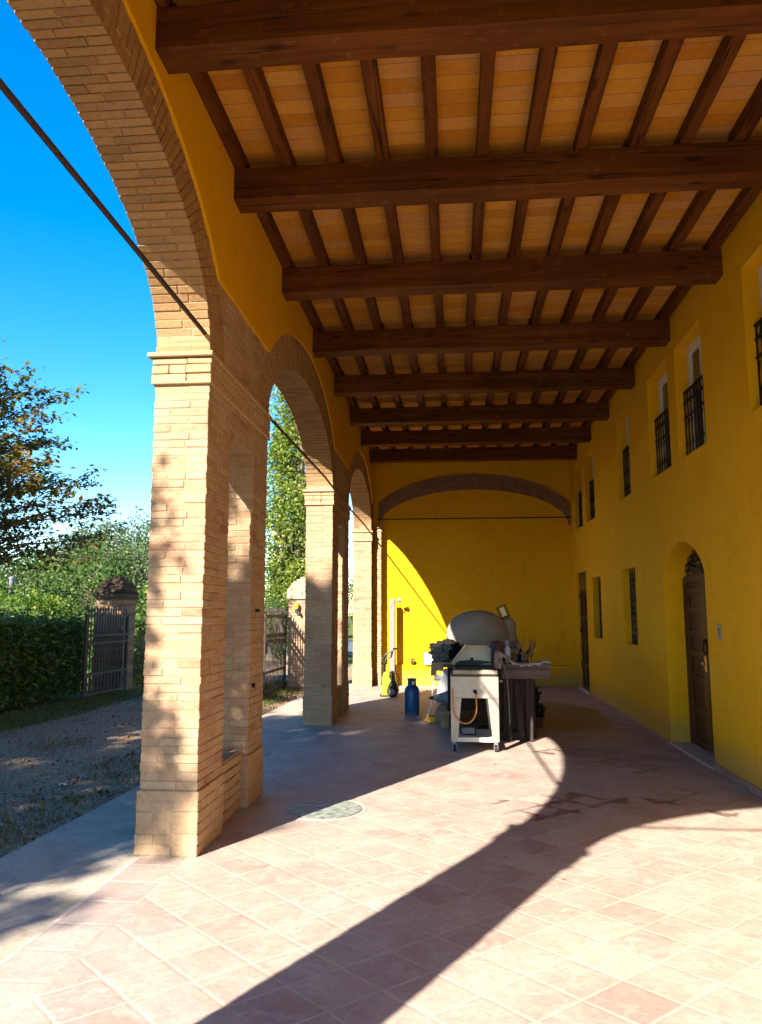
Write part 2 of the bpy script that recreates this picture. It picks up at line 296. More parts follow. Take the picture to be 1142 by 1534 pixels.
# ------------------------------------------------------------------ mesh building
ORG = {}
class MB:
    def __init__(s): s.v = []; s.f = []
    def hexa(s, p):            # 8 points: bottom ring 0-3, top ring 4-7
        n = len(s.v); s.v += [tuple(q) for q in p]
        s.f += [tuple(n + i for i in q) for q in ((3, 2, 1, 0), (4, 5, 6, 7), (0, 1, 5, 4), (1, 2, 6, 5), (2, 3, 7, 6), (3, 0, 4, 7))]
    def box(s, x0, x1, y0, y1, z0, z1, M=None):
        p = [Vector(q) for q in ((x0, y0, z0), (x1, y0, z0), (x1, y1, z0), (x0, y1, z0), (x0, y0, z1), (x1, y0, z1), (x1, y1, z1), (x0, y1, z1))]
        if M is not None: p = [M @ q for q in p]
        s.hexa(p)
    def jbox(s, x0, x1, y0, y1, z0, z1, j=0.002):
        p = [(x + rnd.uniform(-j, j), y + rnd.uniform(-j, j), z + rnd.uniform(-j, j) * 0.6) for x, y, z in
             ((x0, y0, z0), (x1, y0, z0), (x1, y1, z0), (x0, y1, z0), (x0, y0, z1), (x1, y0, z1), (x1, y1, z1), (x0, y1, z1))]
        s.hexa(p)
    def tube(s, path, r, seg=8, cap=True):
        path = [Vector(p) for p in path]; rs = r if isinstance(r, (list, tuple)) else [r] * len(path)
        n0 = len(s.v); up = None
        for i, p in enumerate(path):
            t = (path[min(i + 1, len(path) - 1)] - path[max(i - 1, 0)]).normalized()
            if up is None: up = Vector((0, 0, 1)) if abs(t.z) < 0.9 else Vector((1, 0, 0))
            a = t.cross(up).normalized(); b = a.cross(t).normalized(); up = b
            for k in range(seg):
                w = 2 * math.pi * k / seg; s.v.append(tuple(p + (a * math.cos(w) + b * math.sin(w)) * rs[i]))
        for i in range(len(path) - 1):
            for k in range(seg):
                k2 = (k + 1) % seg; s.f.append((n0 + i * seg + k, n0 + i * seg + k2, n0 + (i + 1) * seg + k2, n0 + (i + 1) * seg + k))
        if cap:
            s.f.append(tuple(n0 + k for k in reversed(range(seg)))); e = n0 + (len(path) - 1) * seg; s.f.append(tuple(e + k for k in range(seg)))
    def lathe(s, prof, c=(0, 0, 0), seg=32, axis='z', sc=(1, 1)):
        n0 = len(s.v)
        for r, h in prof:
            for k in range(seg):
                w = 2 * math.pi * k / seg; a, b = r * math.cos(w) * sc[0], r * math.sin(w) * sc[1]
                q = {'z': (a, b, h), 'x': (h, a, b), 'y': (a, h, b)}[axis]; s.v.append((c[0] + q[0], c[1] + q[1], c[2] + q[2]))
        for i in range(len(prof) - 1):
            for k in range(seg):
                k2 = (k + 1) % seg; s.f.append((n0 + i * seg + k, n0 + i * seg + k2, n0 + (i + 1) * seg + k2, n0 + (i + 1) * seg + k))
        s.f.append(tuple(n0 + k for k in reversed(range(seg)))); e = n0 + (len(prof) - 1) * seg; s.f.append(tuple(e + k for k in range(seg)))
    def prism(s, poly, d0, d1, axis='y'):   # polygon in the plane across axis, extruded d0..d1
        def P(a, b, d): return {'y': (a, d, b), 'x': (d, a, b), 'z': (a, b, d)}[axis]
        n0 = len(s.v); k = len(poly)
        s.v += [P(a, b, d0) for a, b in poly] + [P(a, b, d1) for a, b in poly]
        s.f.append(tuple(n0 + i for i in range(k))); s.f.append(tuple(n0 + k + i for i in reversed(range(k))))
        for i in range(k): j = (i + 1) % k; s.f.append((n0 + i, n0 + k + i, n0 + k + j, n0 + j))
    def blob(s, c, rad, seed=0, amp=0.25, sub=3, fr=2.0, flat=None):
        bm = bmesh.new(); bmesh.ops.create_icosphere(bm, subdivisions=sub, radius=1)
        n0 = len(s.v)
        for v in bm.verts:
            q = v.co.copy(); k = 1 + amp * mnoise.fractal(q * fr + Vector((seed * 7.3, seed * 3.1, 0)), 1.0, 2.0, 4)
            q = Vector((q.x * rad[0], q.y * rad[1], q.z * rad[2])) * k
            if flat is not None and q.z < flat: q.z = flat
            s.v.append((c[0] + q.x, c[1] + q.y, c[2] + q.z))
        s.f += [tuple(n0 + v.index for v in f.verts) for f in bm.faces]; bm.free()
    def build(s, name, m, parent=None, smooth=False, bevel=0, origin=None, mods=None, skew=False):
        o0 = Vector(ORG[parent.name]) if parent is not None else Vector(origin or (0, 0, 0))
        vs = s.v
        if skew: vs = [(x + skx(y), y, z) for x, y, z in vs]
        me = bpy.data.meshes.new(name); me.from_pydata([(x - o0[0], y - o0[1], z - o0[2]) for x, y, z in vs], [], s.f); me.update()
        bm = bmesh.new(); bm.from_mesh(me); bmesh.ops.recalc_face_normals(bm, faces=bm.faces)
        if bevel: bmesh.ops.bevel(bm, geom=list(bm.edges), offset=bevel, segments=1, affect='EDGES')
        bm.to_mesh(me); bm.free()
        if smooth:
            me.polygons.foreach_set('use_smooth', [True] * len(me.polygons))
            try: me.set_sharp_from_angle(angle=R(38))
            except Exception: pass
        me.materials.append(m)
        o = bpy.data.objects.new(name, me); C.objects.link(o)
        if parent is not None: o.parent = parent
        else: o.location = o0
        ORG[o.name] = tuple(o0); return o
def skx(y): return -0.0075 * (y - 5.15)
def tag(o, label=None, cat=None, group=None, kind=None):
    for k, v in (('label', label), ('category', cat), ('group', group), ('kind', kind)):
        if v: o[k] = v
    return o
def thing(name, loc, label, cat, group=None):
    o = bpy.data.objects.new(name, None); C.objects.link(o); o.location = loc; o.empty_display_size = 0.1
    ORG[o.name] = tuple(loc); return tag(o, label, cat, group)
def copy_tree(o, parent=None, loc=None, rz=None, sc=None):
    c = o.copy(); C.objects.link(c)
    if parent is not None: c.parent = parent
    if loc is not None: c.location = loc
    if rz is not None: c.rotation_euler = (0, 0, rz)
    if sc is not None: c.scale = sc
    for ch in list(o.children): copy_tree(ch, c)
    return c

# ------------------------------------------------------------------ the arcade
XI, XO = -1.725, -2.125          # inner and outer brick faces (before skew)
YB = 17.3
ARC = [dict(y0=1.05, y1=5.15, sp=3.46, b=1.06, b2=1.38), dict(y0=6.95, y1=11.08, sp=3.42, b=0.96, b2=1.36), dict(y0=12.95, y1=16.85, sp=3.42, b=0.97, b2=1.32)]
arcade = thing('arcade_wall', (-1.9, 5.15, 0), 'brick arcade of round arches on piers with yellow plaster above, left side of the portico', 'arcade')
def ext_z(y):
    z = 4.07
    for A in ARC:
        c = (A['y0'] + A['y1']) / 2; a2 = (A['y1'] - A['y0']) / 2 + 0.35; d = (y - c) / a2
        if abs(d) < 1: z = max(z, A['sp'] + A['b2'] * math.sqrt(1 - d * d))
    return z
def int_z(y):
    for A in ARC:
        if A['y0'] < y < A['y1']:
            c = (A['y0'] + A['y1']) / 2; d = (y - c) / ((A['y1'] - A['y0']) / 2)
            return A['sp'] + A['b'] * math.sqrt(max(0, 1 - d * d))
    return None
def course_fill(m, x0, x1, y0, y1, z0, z1, h=0.057, j=0.0028, big=0.004, lenx=(0.26, 0.13)):
    z = z0; k = 0
    def split(a, b, odd):
        out = []; p = a
        first = (0.125 if odd else 0.25) * rnd.uniform(0.92, 1.08)
        q = p + first
        while q < b - 0.07: out.append((p, q)); p = q; q = p + (0.25 if rnd.random() < 0.7 else 0.125) * rnd.uniform(0.95, 1.05)
        out.append((p, b)); return out
    while z < z1 - 0.02:
        zt = min(z + h * rnd.uniform(0.94, 1.06), z1)
        for xa, xb in split(x0, x1, k % 2):
            for ya, yb in split(y0, y1, (k + 1) % 2):
                o = [rnd.uniform(-big, big) for _ in range(4)]
                xa2 = xa + (o[0] if xa == x0 else 0.0025); xb2 = xb + (o[1] if xb == x1 else -0.0025)
                ya2 = ya + (o[2] if ya == y0 else 0.0025); yb2 = yb + (o[3] if yb == y1 else -0.0025)
                m.jbox(xa2, xb2, ya2, yb2, z + 0.003, zt - 0.003, j)
        z = zt; k += 1
def pier(name, secs, cap_z, y0, y1, sill=True, bev=0.004):
    """secs: list of (ya, yb) brick shafts; the gap between two shafts is an opening with a sill and lintel"""
    core = MB(); br = MB(); zc = cap_z - 0.22
    for ya, yb in secs:
        core.box(XO + 0.0035, XI - 0.0035, ya + 0.0035, yb - 0.0035, 0, zc)
        course_fill(br, XO, XI, ya, yb, 0.42, zc)
    if len(secs) == 2:
        g0, g1 = secs[0][1], secs[1][0]
        core.box(XO + 0.006, XI - 0.006, g0 - 0.007, g1 + 0.007, 2.975, zc - 0.002)
        course_fill(br, XO, XI, g0 + 0.002, g1 - 0.002, 2.97, zc)
    p = core.build('pier', M_mortar, arcade, skew=True)
    br.build('brickwork', M_brick, p, bevel=bev, skew=True)
    pc = MB()
    for ya, yb in secs: pc.box(XO - .010, XI + .010, ya - .010, yb + .010, 0, .415)
    pc.build('plinth_render', M_plinth, p, skew=True)
    pl = MB()
    for ya, yb in secs:
        course_fill(pl, XO - 0.014, XI + 0.014, ya - 0.014, yb + 0.014, 0.0, 0.42, h=0.07, big=0.003)
    pl.build('plinth', M_plinth, p, bevel=0.006 if bev else 0, skew=True)
    if len(secs) == 2:
        sl = MB(); g0, g1 = secs[0][1], secs[1][0]
        course_fill(sl, XO + 0.01, XI - 0.04, g0 + 0.03, g1 - 0.03, 0.0, 0.47, h=0.075)
        sl.build('sill_wall', M_plinth, p, bevel=0.006 if bev else 0, skew=True)
    cp = MB()
    course_fill(cp, XO - 0.022, XI + 0.018, y0 - 0.022, y1 + 0.022, zc, cap_z - 0.035, h=0.065)
    cp.jbox(XO - 0.022, XI + 0.018, y0 - 0.026, y1 + 0.026, zc - 0.012, zc + 0.01)
    n = int((y1 - y0) / 0.26) + 1
    for i in range(n):
        a = y0 - 0.05 + (y1 - y0 + 0.1) * i / n; b = y0 - 0.05 + (y1 - y0 + 0.1) * (i + 1) / n
        cp.jbox(XO - 0.05, XI + 0.032, a, b, cap_z - 0.032, cap_z + 0.002, 0.003)
    cp.build('capital', M_cap, p, bevel=0.005 if bev else 0, skew=True)
    return p
pier('pier', [(0.45, 1.05)], 3.46, 0.45, 1.05, bev=0)
pier('pier', [(5.15, 5.72), (6.45, 6.95)], 3.46, 5.15, 6.95)
pier('pier', [(11.08, 11.70), (12.40, 12.95)], 3.42, 11.08, 12.95, bev=0.004)
pier('pier', [(16.85, 17.28)], 3.42, 16.85, 17.28, bev=0)

# solid masonry above the piers
core = MB(); ys = set([0.45, 17.28])
for A in ARC:
    for i in range(49): ys.add(round(A['y0'] + (A['y1'] - A['y0']) * (0.5 - 0.5 * math.cos(math.pi * i / 48)), 5))
ys = sorted(ys)
for ya, yb in zip(ys[:-1], ys[1:]):
    ym = (ya + yb) / 2
    if int_z(ym) is None: za = zb = 3.40
    else: za = (int_z(ya) or 3.46) + 0.012; zb = (int_z(yb) or 3.46) + 0.012
    core.hexa([(XO + .006, ya, za), (XI - .006, ya, za), (XI - .006, yb, zb), (XO + .006, yb, zb), (XO + .006, ya, 5.34), (XI - .006, ya, 5.34), (XI - .006, yb, 5.34), (XO + .006, yb, 5.34)])
core.build('masonry', M_mortar, arcade, skew=True)
# voussoir rings and the courses over the piers
for A in ARC:
    m = MB(); c = (A['y0'] + A['y1']) / 2; a = (A['y1'] - A['y0']) / 2; a2 = a + 0.35
    fine = [math.pi * i / 2000 for i in range(2001)]
    s = [0.0]
    for i in range(2000):
        s.append(s[-1] + math.hypot(a * (math.cos(fine[i + 1]) - math.cos(fine[i])), A['b'] * (math.sin(fine[i + 1]) - math.sin(fine[i]))))
    nrow = int(s[-1] / 0.060); rows = []
    for k in range(nrow + 1): rows.append(fine[min(2000, int(np.searchsorted(s, s[-1] * k / nrow)))])
    def P(th, r, x):   # r 0..1 from intrados to extrados
        yi, zi = c + a * math.cos(th), A['sp'] + A['b'] * math.sin(th); ye, ze = c + a2 * math.cos(th), A['sp'] + A['b2'] * math.sin(th)
        return (x, yi + (ye - yi) * r, zi + (ze - zi) * r)
    for k in range(nrow):
        t0, t1 = rows[k], rows[k + 1]; g = (t1 - t0) * 0.07; t0 += g; t1 -= g
        xs = [XO, XO + 0.13, XI] if k % 2 else [XO, XI - 0.13, XI]
        if rnd.random() < 0.25: xs = [XO, (XO + XI) / 2, XI]
        rs = [0, 0.35, 1] if k % 2 else [0, 0.66, 1]
        for xa, xb in zip(xs[:-1], xs[1:]):
            for ra, rb in zip(rs[:-1], rs[1:]):
                j = rnd.uniform(-0.012, 0.012) if ra == 0 else 0.0
                xa2 = xa + (rnd.uniform(-.004, .002) if xa == XO else 0.004); xb2 = xb + (rnd.uniform(-.003, .003) if xb == XI else -0.004)
                r0 = ra + j + (0.015 if ra > 0 else 0); r1 = rb - (0.015 if rb < 1 else 0)
                m.hexa([P(t0, r0, xa2), P(t0, r0, xb2), P(t1, r0, xb2), P(t1, r0, xa2), P(t0, r1, xa2), P(t0, r1, xb2), P(t1, r1, xb2), P(t1, r1, xa2)])
    m.build('arch', M_brick_arch, arcade, bevel=0.003, skew=True)
m = MB()
for ya, yb in ((5.5, 6.6), (11.43, 12.60)):
    course_fill(m, XO, XI - 0.002, ya, yb, 3.47, 4.08)
m.build('spandrel_bricks', M_brick, arcade, bevel=0.003, skew=True)
# plaster skins
for nm, xa, xb in (('inner_plaster', XI - 0.005, XI + 0.022), ('outer_plaster', XO - 0.03, XO + 0.005)):
    m = MB(); ys = sorted(set([round(0.46 + i * 0.06, 4) for i in range(281)] + [17.27]))
    for ya, yb in zip(ys[:-1], ys[1:]):
        za, zb = ext_z(ya), ext_z(yb)
        m.v += [(xb, ya, za), (xb, yb, zb), (xb, yb, 5.3), (xb, ya, 5.3), (xa, ya, za), (xa, yb, zb), (xa, yb, 5.3), (xa, ya, 5.3)]
        n = len(m.v) - 8; m.f += [(n, n + 1, n + 2, n + 3), (n + 4, n + 7, n + 6, n + 5), (n, n + 4, n + 5, n + 1)]
    m.build(nm, M_yellow, arcade, skew=True)
# tie rods
def rod(p, q, r=0.016):
    t = MB(); t.tube([p, q], r, 8); return t
rod((-1.765, 5.17, 3.60), (-1.82, 1.0, 3.80)).build('tie_rod', M_rust, arcade)
rod((-1.88, 6.93, 3.61), (-1.88, 11.10, 3.60)).build('tie_rod', M_rust, arcade)
rod((-1.97, 12.93, 3.60), (-1.97, 16.9, 3.56)).build('tie_rod', M_rust, arcade)
# iron bracket and chipped brick hole on pier
m = MB(); m.tube([(-1.735, 6.62, 1.62), (-1.70, 6.62, 1.62)], 0.014, 8); m.tube([(-1.735, 6.55, 0.98), (-1.71, 6.55, 0.98)], 0.02, 8)
m.build('iron_peg', M_iron, arcade)

# ------------------------------------------------------------------ house wall on the right
XW = 2.65
house = thing('house_wall', (XW, 8, 0), 'yellow plastered house wall with small windows and two wooden doors, right side of the portico', 'house wall')
ups = [(5.95, 6.88), (8.07, 9.04), (9.36, 10.33), (11.50, 12.31), (14.40, 15.34), (15.77, 16.68)]
lows = [(11.46, 12.33), (14.12, 14.92)]
doorA = (8.37, 9.97); doorB = (15.62, 16.72)
UZ = (3.365, 4.715); LZ = (1.13, 2.265)
holes = [(a, b, *UZ) for a, b in ups] + [(a, b, *LZ) for a, b in lows] + [(doorA[0], doorA[1], 0, 2.43), (doorB[0], doorB[1], 0, 2.44)]
def grid_wall(m, ycuts, zcuts, holes, X0, X1):
    ycuts = sorted(set(ycuts)); zcuts = sorted(set(zcuts))
    def solid(ya, yb, za, zb):
        y, z = (ya + yb) / 2, (za + zb) / 2
        return not any(h[0] < y < h[1] and h[2] < z < h[3] for h in holes)
    ids = {}
    def V(x, y, z):
        k = (x, y, z)
        if k not in ids: ids[k] = len(m.v); m.v.append(k)
        return ids[k]
    ny, nzc = len(ycuts) - 1, len(zcuts) - 1
    S = [[solid(ycuts[i], ycuts[i + 1], zcuts[j], zcuts[j + 1]) for j in range(nzc)] for i in range(ny)]
    for i in range(ny):
        for j in range(nzc):
            if not S[i][j]: continue
            a, b, c, d = ycuts[i], ycuts[i + 1], zcuts[j], zcuts[j + 1]
            for X in (X0, X1): m.f.append((V(X, a, c), V(X, b, c), V(X, b, d), V(X, a, d)))
            for (ii, jj, e) in ((i - 1, j, ((a, c), (a, d))), (i + 1, j, ((b, c), (b, d))), (i, j - 1, ((a, c), (b, c))), (i, j + 1, ((a, d), (b, d)))):
                out = ii < 0 or jj < 0 or ii >= ny or jj >= nzc or not S[ii][jj]
                if out: (p, q), (r_, s_) = e; m.f.append((V(X0, p, q), V(X0, r_, s_), V(X1, r_, s_), V(X1, p, q)))
m = MB(); yc = [0.45, 17.34]; zc = [-0.3, 0, 5.34]
for h in holes: yc += h[:2]; zc += h[2:]
grid_wall(m, yc, zc, holes, XW, XW + 0.42)
# arched head filling the door opening corners
ca, ra_ = (doorA[0] + doorA[1]) / 2, (doorA[1] - doorA[0]) / 2
prev = None
def dz_(y):
    d = abs(y - ca) / ra_; return 2.0 + 0.425 * (1 - d ** 1.8) ** 0.62 if d < 1 else 2.0
for i in range(33):
    y = ca - ra_ * math.cos(math.pi * i / 32); z = dz_(y)
    if prev: m.hexa([(XW + .0006, prev[0], prev[1]), (XW + .41, prev[0], prev[1]), (XW + .41, y, z), (XW + .0006, y, z), (XW + .0006, prev[0], 2.4299), (XW + .41, prev[0], 2.4299), (XW + .41, y, 2.4299), (XW + .0006, y, 2.4299)])
    prev = (y, z)
m.build('plaster_wall', M_yellow, house)
def bars(m, x, y0, y1, z0, z1, n=4, r=0.009, scroll=True):
    for k in range(n):
        y = y0 + (y1 - y0) * (k + 0.5) / n
        m.tube([(x, y, z0), (x, y, z1)], r, 6)
for wi, (a, b) in enumerate(ups):
    xr = XW + 0.15; z0, z1 = UZ
    f = MB(); t = 0.07
    f.box(xr, xr + .06, a + .002, a + t, z0 + .002, z1 - .002); f.box(xr, xr + .06, b - t, b - .002, z0 + .002, z1 - .002)
    f.box(xr + .001, xr + .06, a + t, b - t, z1 - t, z1 - .003); f.box(xr + .001, xr + .06, a + t, b - t, z0 + .003, z0 + t)
    mid = (a + b) / 2
    f.box(xr + .002, xr + .055, mid - .05, mid + .05, z0 + t, z1 - t)
    for ya, yb in ((a + t, mid - .05), (mid + .05, b - t)):
        f.box(xr + .012, xr + .05, ya, ya + .03, z0 + t, z1 - t); f.box(xr + .012, xr + .05, yb - .03, yb, z0 + t, z1 - t)
        f.box(xr + .013, xr + .05, ya + .03, yb - .03, z1 - t - .03, z1 - t); f.box(xr + .013, xr + .05, ya + .03, yb - .03, z0 + t + .0, z0 + t + .03)
    w = f.build('window', M_white, house)
    g = MB(); g.box(xr + .03, xr + .036, a + t, b - t, z0 + t, z1 - t); g.build('pane', M_glass, w)
    rl = MB(); x = XW + 0.085; zt = z0 + 0.80
    for z in (z0 + 0.04, zt, zt - 0.13, z0 + 0.5): rl.box(x - .010, x + .010, a + .003, b - .003, z - .010, z + .010)
    n = 8
    for k in range(n + 1):
        y = a + 0.03 + (b - a - 0.06) * k / n; rl.box(x - .007, x + .007, y - .007, y + .007, z0 + .05, zt)
    for k in range(n):
        y = a + 0.03 + (b - a - 0.06) * (k + .5) / n; rr = (b - a) / n * 0.4
        rl.tube([(x, y + rr * math.cos(w_), zt - .065 + .05 * math.sin(w_)) for w_ in [2 * math.pi * q / 10 for q in range(11)]], 0.006, 5, False)
        rl.tube([(x, y + rr * math.sin(3 * q / 8), z0 + .15 + .3 * q / 8) for q in range(9)], 0.006, 5)
    rl.build('railing', M_iron, w)
for wi, (a, b) in enumerate(lows):
    xr = XW + 0.2; z0, z1 = LZ; t = 0.06
    f = MB(); f.box(xr, xr + .05, a + .002, a + t, z0 + .002, z1 - .002); f.box(xr, xr + .05, b - t, b - .002, z0 + .002, z1 - .002)
    f.box(xr + .001, xr + .05, a + t, b - t, z1 - t, z1 - .003); f.box(xr + .001, xr + .05, a + t, b - t, z0 + .003, z0 + t); f.box(xr + .002, xr + .045, (a + b) / 2 - .03, (a + b) / 2 + .03, z0 + t, z1 - t)
    w = f.build('window', M_door, house)
    g = MB(); g.box(xr + .02, xr + .026, a + t, b - t, z0 + t, z1 - t); g.build('pane', M_glass, w)
    gr = MB(); x = XW + 0.11; n = 5
    for k in range(n + 1):
        y = a + .04 + (b - a - .08) * k / n
        gr.tube([(x, y, z0), (x, y, z1)], 0.009, 6)
        if k < n:
            yc_ = y + (b - a - .08) / n / 2; rr = (b - a) / n * .36
            for q in range(5):
                zc_ = z0 + .12 + q * (z1 - z0 - .2) / 4.4
                gr.tube([(x, yc_ + rr * math.sin(w_) * (1 if q % 2 else -1), zc_ + .1 * math.cos(w_) * 1.0) for w_ in [2 * math.pi * s_ / 10 for s_ in range(9)]], 0.008, 5)
                gr.blob((x, yc_, zc_), (.018, .022, .022), q, 0.0, 1)
    for z in (z0 + .25, z1 - .25): gr.box(x - .006, x + .006, a + .002, b - .002, z - .01, z + .01)
    gr.build('grille', M_iron, w)
# arched door
xd = XW + 0.23; zt = 2.02
d = MB(); d.box(xd + .03, xd + .07, doorA[0] + .01, doorA[1] - .01, 0.03, zt)
door = d.build('door', M_door, house); tag(door, 'brown panelled door under an arched iron fanlight')
f = MB(); yl = doorA[0]; yh = doorA[1]; mid = (yl + yh) / 2
f.box(xd, xd + .05, yl + .004, yl + .07, 0.02, zt + .0); f.box(xd, xd + .05, yh - .07, yh - .004, 0.02, zt); f.box(xd - .004, xd + .05, yl + .07, yh - .07, zt - .06, zt + .03)
f.box(xd + .006, xd + .04, mid - .04, mid + .04, .03, zt - .06)
for ya, yb in ((yl + .07, mid - .04), (mid + .04, yh - .07)):
    f.box(xd + .008, xd + .04, ya, ya + .09, .03, zt - .06); f.box(xd + .008, xd + .04, yb - .09, yb, .03, zt - .06)
    for z in (0.03, 0.42, 0.78, 1.08, 1.32, 1.60, 1.83): f.box(xd + .009, xd + .04, ya + .09, yb - .09, z, z + .075)
f.build('door_frame', M_door, door, bevel=.004)
h = MB(); h.tube([(xd - .01, mid + .02 + .07 * math.cos(w_), 1.2 + .07 * math.sin(w_)) for w_ in [2 * math.pi * q / 16 for q in range(17)]], .011, 6, False)
h.blob((xd - .005, mid + .02, 1.27), (.03, .03, .03), 1, .0, 2); h.build('knocker', M_iron, door, True)
h = MB(); h.blob((xd - .03, mid + .05, 1.02), (.022, .022, .03), 1, .0, 2); h.box(xd - .002, xd + .009, mid + .02, mid + .08, .93, 1.1); h.build('handle', M_brass, door, True)
h = MB(); h.box(xd - .02, xd + .001, yl + .02, yl + .05, .95, 1.2); h.build('lock_plate', M_iron, door)
g = MB(); g.prism([(yl + .01, zt + .03)] + [(yl + (yh - yl) * k / 20, dz_(yl + .001 + (yh - yl - .002) * k / 20)) for k in range(21)] + [(yh - .01, zt + .03)], xd + .04, xd + .05, 'x')
g.build('fanlight', M_glass, door)
g = MB()
for k in range(9):
    an = math.pi * (k + .5) / 9; L_ = min(0.4, .38) ; yy = mid + ra_ * .92 * math.cos(an); zz = zt + .03 + .36 * math.sin(an)
    zz = min(zz, dz_(yy) - .01); g.tube([(xd + .012, mid, zt + .04), (xd + .012, (mid + yy) / 2 + .03 * math.sin(k), (zt + zz) / 2 + .03), (xd + .012, yy, zz)], .008, 5)
for q in (.35, .7): g.tube([(xd + .012, mid + ra_ * q * math.cos(math.pi * k / 24), zt + .04 + .35 * q * math.sin(math.pi * k / 24)) for k in range(25)], .008, 5)
for k in range(8):
    an = math.pi * (k + 1) / 9; g.tube([(xd + .012, mid + ra_ * .84 * math.cos(an) + .05 * math.cos(w_), zt + .04 + .29 * math.sin(an) + .035 * math.sin(w_)) for w_ in [2 * math.pi * q / 10 for q in range(11)]], .006, 5, False)
g.build('fanlight_grille', M_iron, door)
# far door
yl, yh = doorB; xd = XW + .045
d = MB(); d.box(xd + .03, xd + .07, yl + .004, yh - .004, .01, 2.43); db = d.build('door', M_door, house); tag(db, 'narrow brown double door with shutter slats and dark fanlight')
f = MB(); mid = (yl + yh) / 2
for ya, yb in ((yl + .004, yl + .07), (yh - .07, yh - .004), (mid - .035, mid + .035)): f.box(xd, xd + .03, ya, yb, .02, 2.42)
for z in (.02, .5, 1.0, 1.45, 1.98): f.box(xd + .002, xd + .03, yl + .07, yh - .07, z, z + .07)
for k in range(14): f.box(xd + .01, xd + .03, yl + .09, mid - .05, .12 + k * .06, .15 + k * .06)
f.build('door_frame', M_door, db)
f = MB(); f.box(xd + .005, xd + .029, yl + .07, yh - .07, 2.06, 2.4); f.build('fanlight', M_glass, db)
f = MB()
for z in (.5, 1.2, 1.9): f.tube([(xd - .01, yh - .03, z), (xd - .01, yh - .03, z + .08)], .014, 8)
f.build('hinge', M_iron, db)
# skirting, thresholds, house number plate
m = MB(); m.box(XW - .014, XW + .004, 0.46, doorA[0] - .002, 0.002, .075); m.box(XW - .010, XW + .004, doorA[1] + .002, doorB[0] - .002, 0.002, .03); m.build('skirting', M_skirt, house)
m = MB(); m.box(XW - .02, XW + .24, doorA[0] + .002, doorA[1] - .002, -.01, .022); m.box(XW - .03, XW + .12, doorB[0] + .002, doorB[1] - .002, -.01, .05); m.build('threshold', M_stone, house, bevel=.004)
m = MB(); m.box(XW - .014, XW + .002, 7.955, 8.035, 1.33, 1.49); sw = m.build('intercom', M_galv, house, bevel=.005)
m = MB(); m.box(XW - .018, XW - .013, 7.975, 7.99, 1.37, 1.45); m.build('intercom_slot', M_black, sw)
# house body behind (closed volume so light does not leak)
m = MB(); m.box(XW + .43, XW + 6.5, .45, 17.34, -.3, 5.4); m.build('house_body', M_yellow, house)

# ------------------------------------------------------------------ end walls with the wide flat arches
def end_arch(nm, Y0, Y1, blind, label):
    t = thing(nm, (0.45, Y0, 0), label, 'wall')
    c, a, b, sp = 0.45, 2.14, 0.84 if blind else 1.0, 3.55
    m = MB()
    if blind: m.box(XO - .15, XW + .3, Y0, Y1, -.3, 5.34)
    else:
        for i in range(48):
            xa, xb = c - a * math.cos(math.pi * i / 48), c - a * math.cos(math.pi * (i + 1) / 48)
            za, zb = sp + b * math.sin(math.pi * i / 48), sp + b * math.sin(math.pi * (i + 1) / 48)
            m.hexa([(xa, Y0, za), (xb, Y0, zb), (xb, Y1, zb), (xa, Y1, za), (xa, Y0, 5.34), (xb, Y0, 5.34), (xb, Y1, 5.34), (xa, Y1, 5.34)])
        m.box(c + a, XW - .002, Y0, Y1, 0, 5.34); m.box(-1.705, c - a, Y0, Y1, 0, 5.34)
    m.build('plaster_wall', M_yellow, t)
    r = MB(); y0 = Y0 - .022; a2, b2 = 2.42, 1.2
    for i in range(56):
        t0, t1 = math.pi * i / 56 + .003, math.pi * (i + 1) / 56 - .003
        def Q(th, k):
            x = c - (a + (a2 - a) * k) * math.cos(th); z = sp + (b + (b2 - b) * k) * math.sin(th); return min(max(x, -1.69), XW - .012), z
        t0 -= .003; t1 += .003; p = [Q(t0, 0), Q(t1, 0), Q(t1, 1), Q(t0, 1)]
        r.hexa([(x, y0, z) for x, z in p] + [(x, Y0 + .01, z) for x, z in p])
    r.build('arch_band', M_backarch, t)
    rod((c - a - .02, (Y0 + Y1) / 2 if not blind else Y0 - .1, 3.72), (XW, (Y0 + Y1) / 2 if not blind else Y0 - .1, 3.72), .013).build('tie_rod', M_rust, t)
    return t
back = end_arch('back_wall', YB, YB + .3, True, 'yellow end wall with a wide brown blind arch, half in sun, behind the oven')
end_arch('front_wall', .45, 1.0, False, 'open yellow end wall with a wide arch at the near mouth of the portico')
m = MB(); m.box(-1.69, XW - .002, YB - .055, YB + .002, 0, .455); m.build('low_ledge', M_yellow, back, bevel=.006)
m = MB(); course_fill(m, -1.70, -1.615, 17.06, 17.29, 0, 3.42); m.jbox(-1.72, -1.595, 17.04, 17.29, 3.42, 3.47); m.jbox(-1.735, -1.58, 17.02, 17.29, 3.50, 3.55); m.jbox(-1.71, -1.6, 17.05, 17.29, 3.47, 3.50)
m.build('corner_pilaster', M_brick, back)

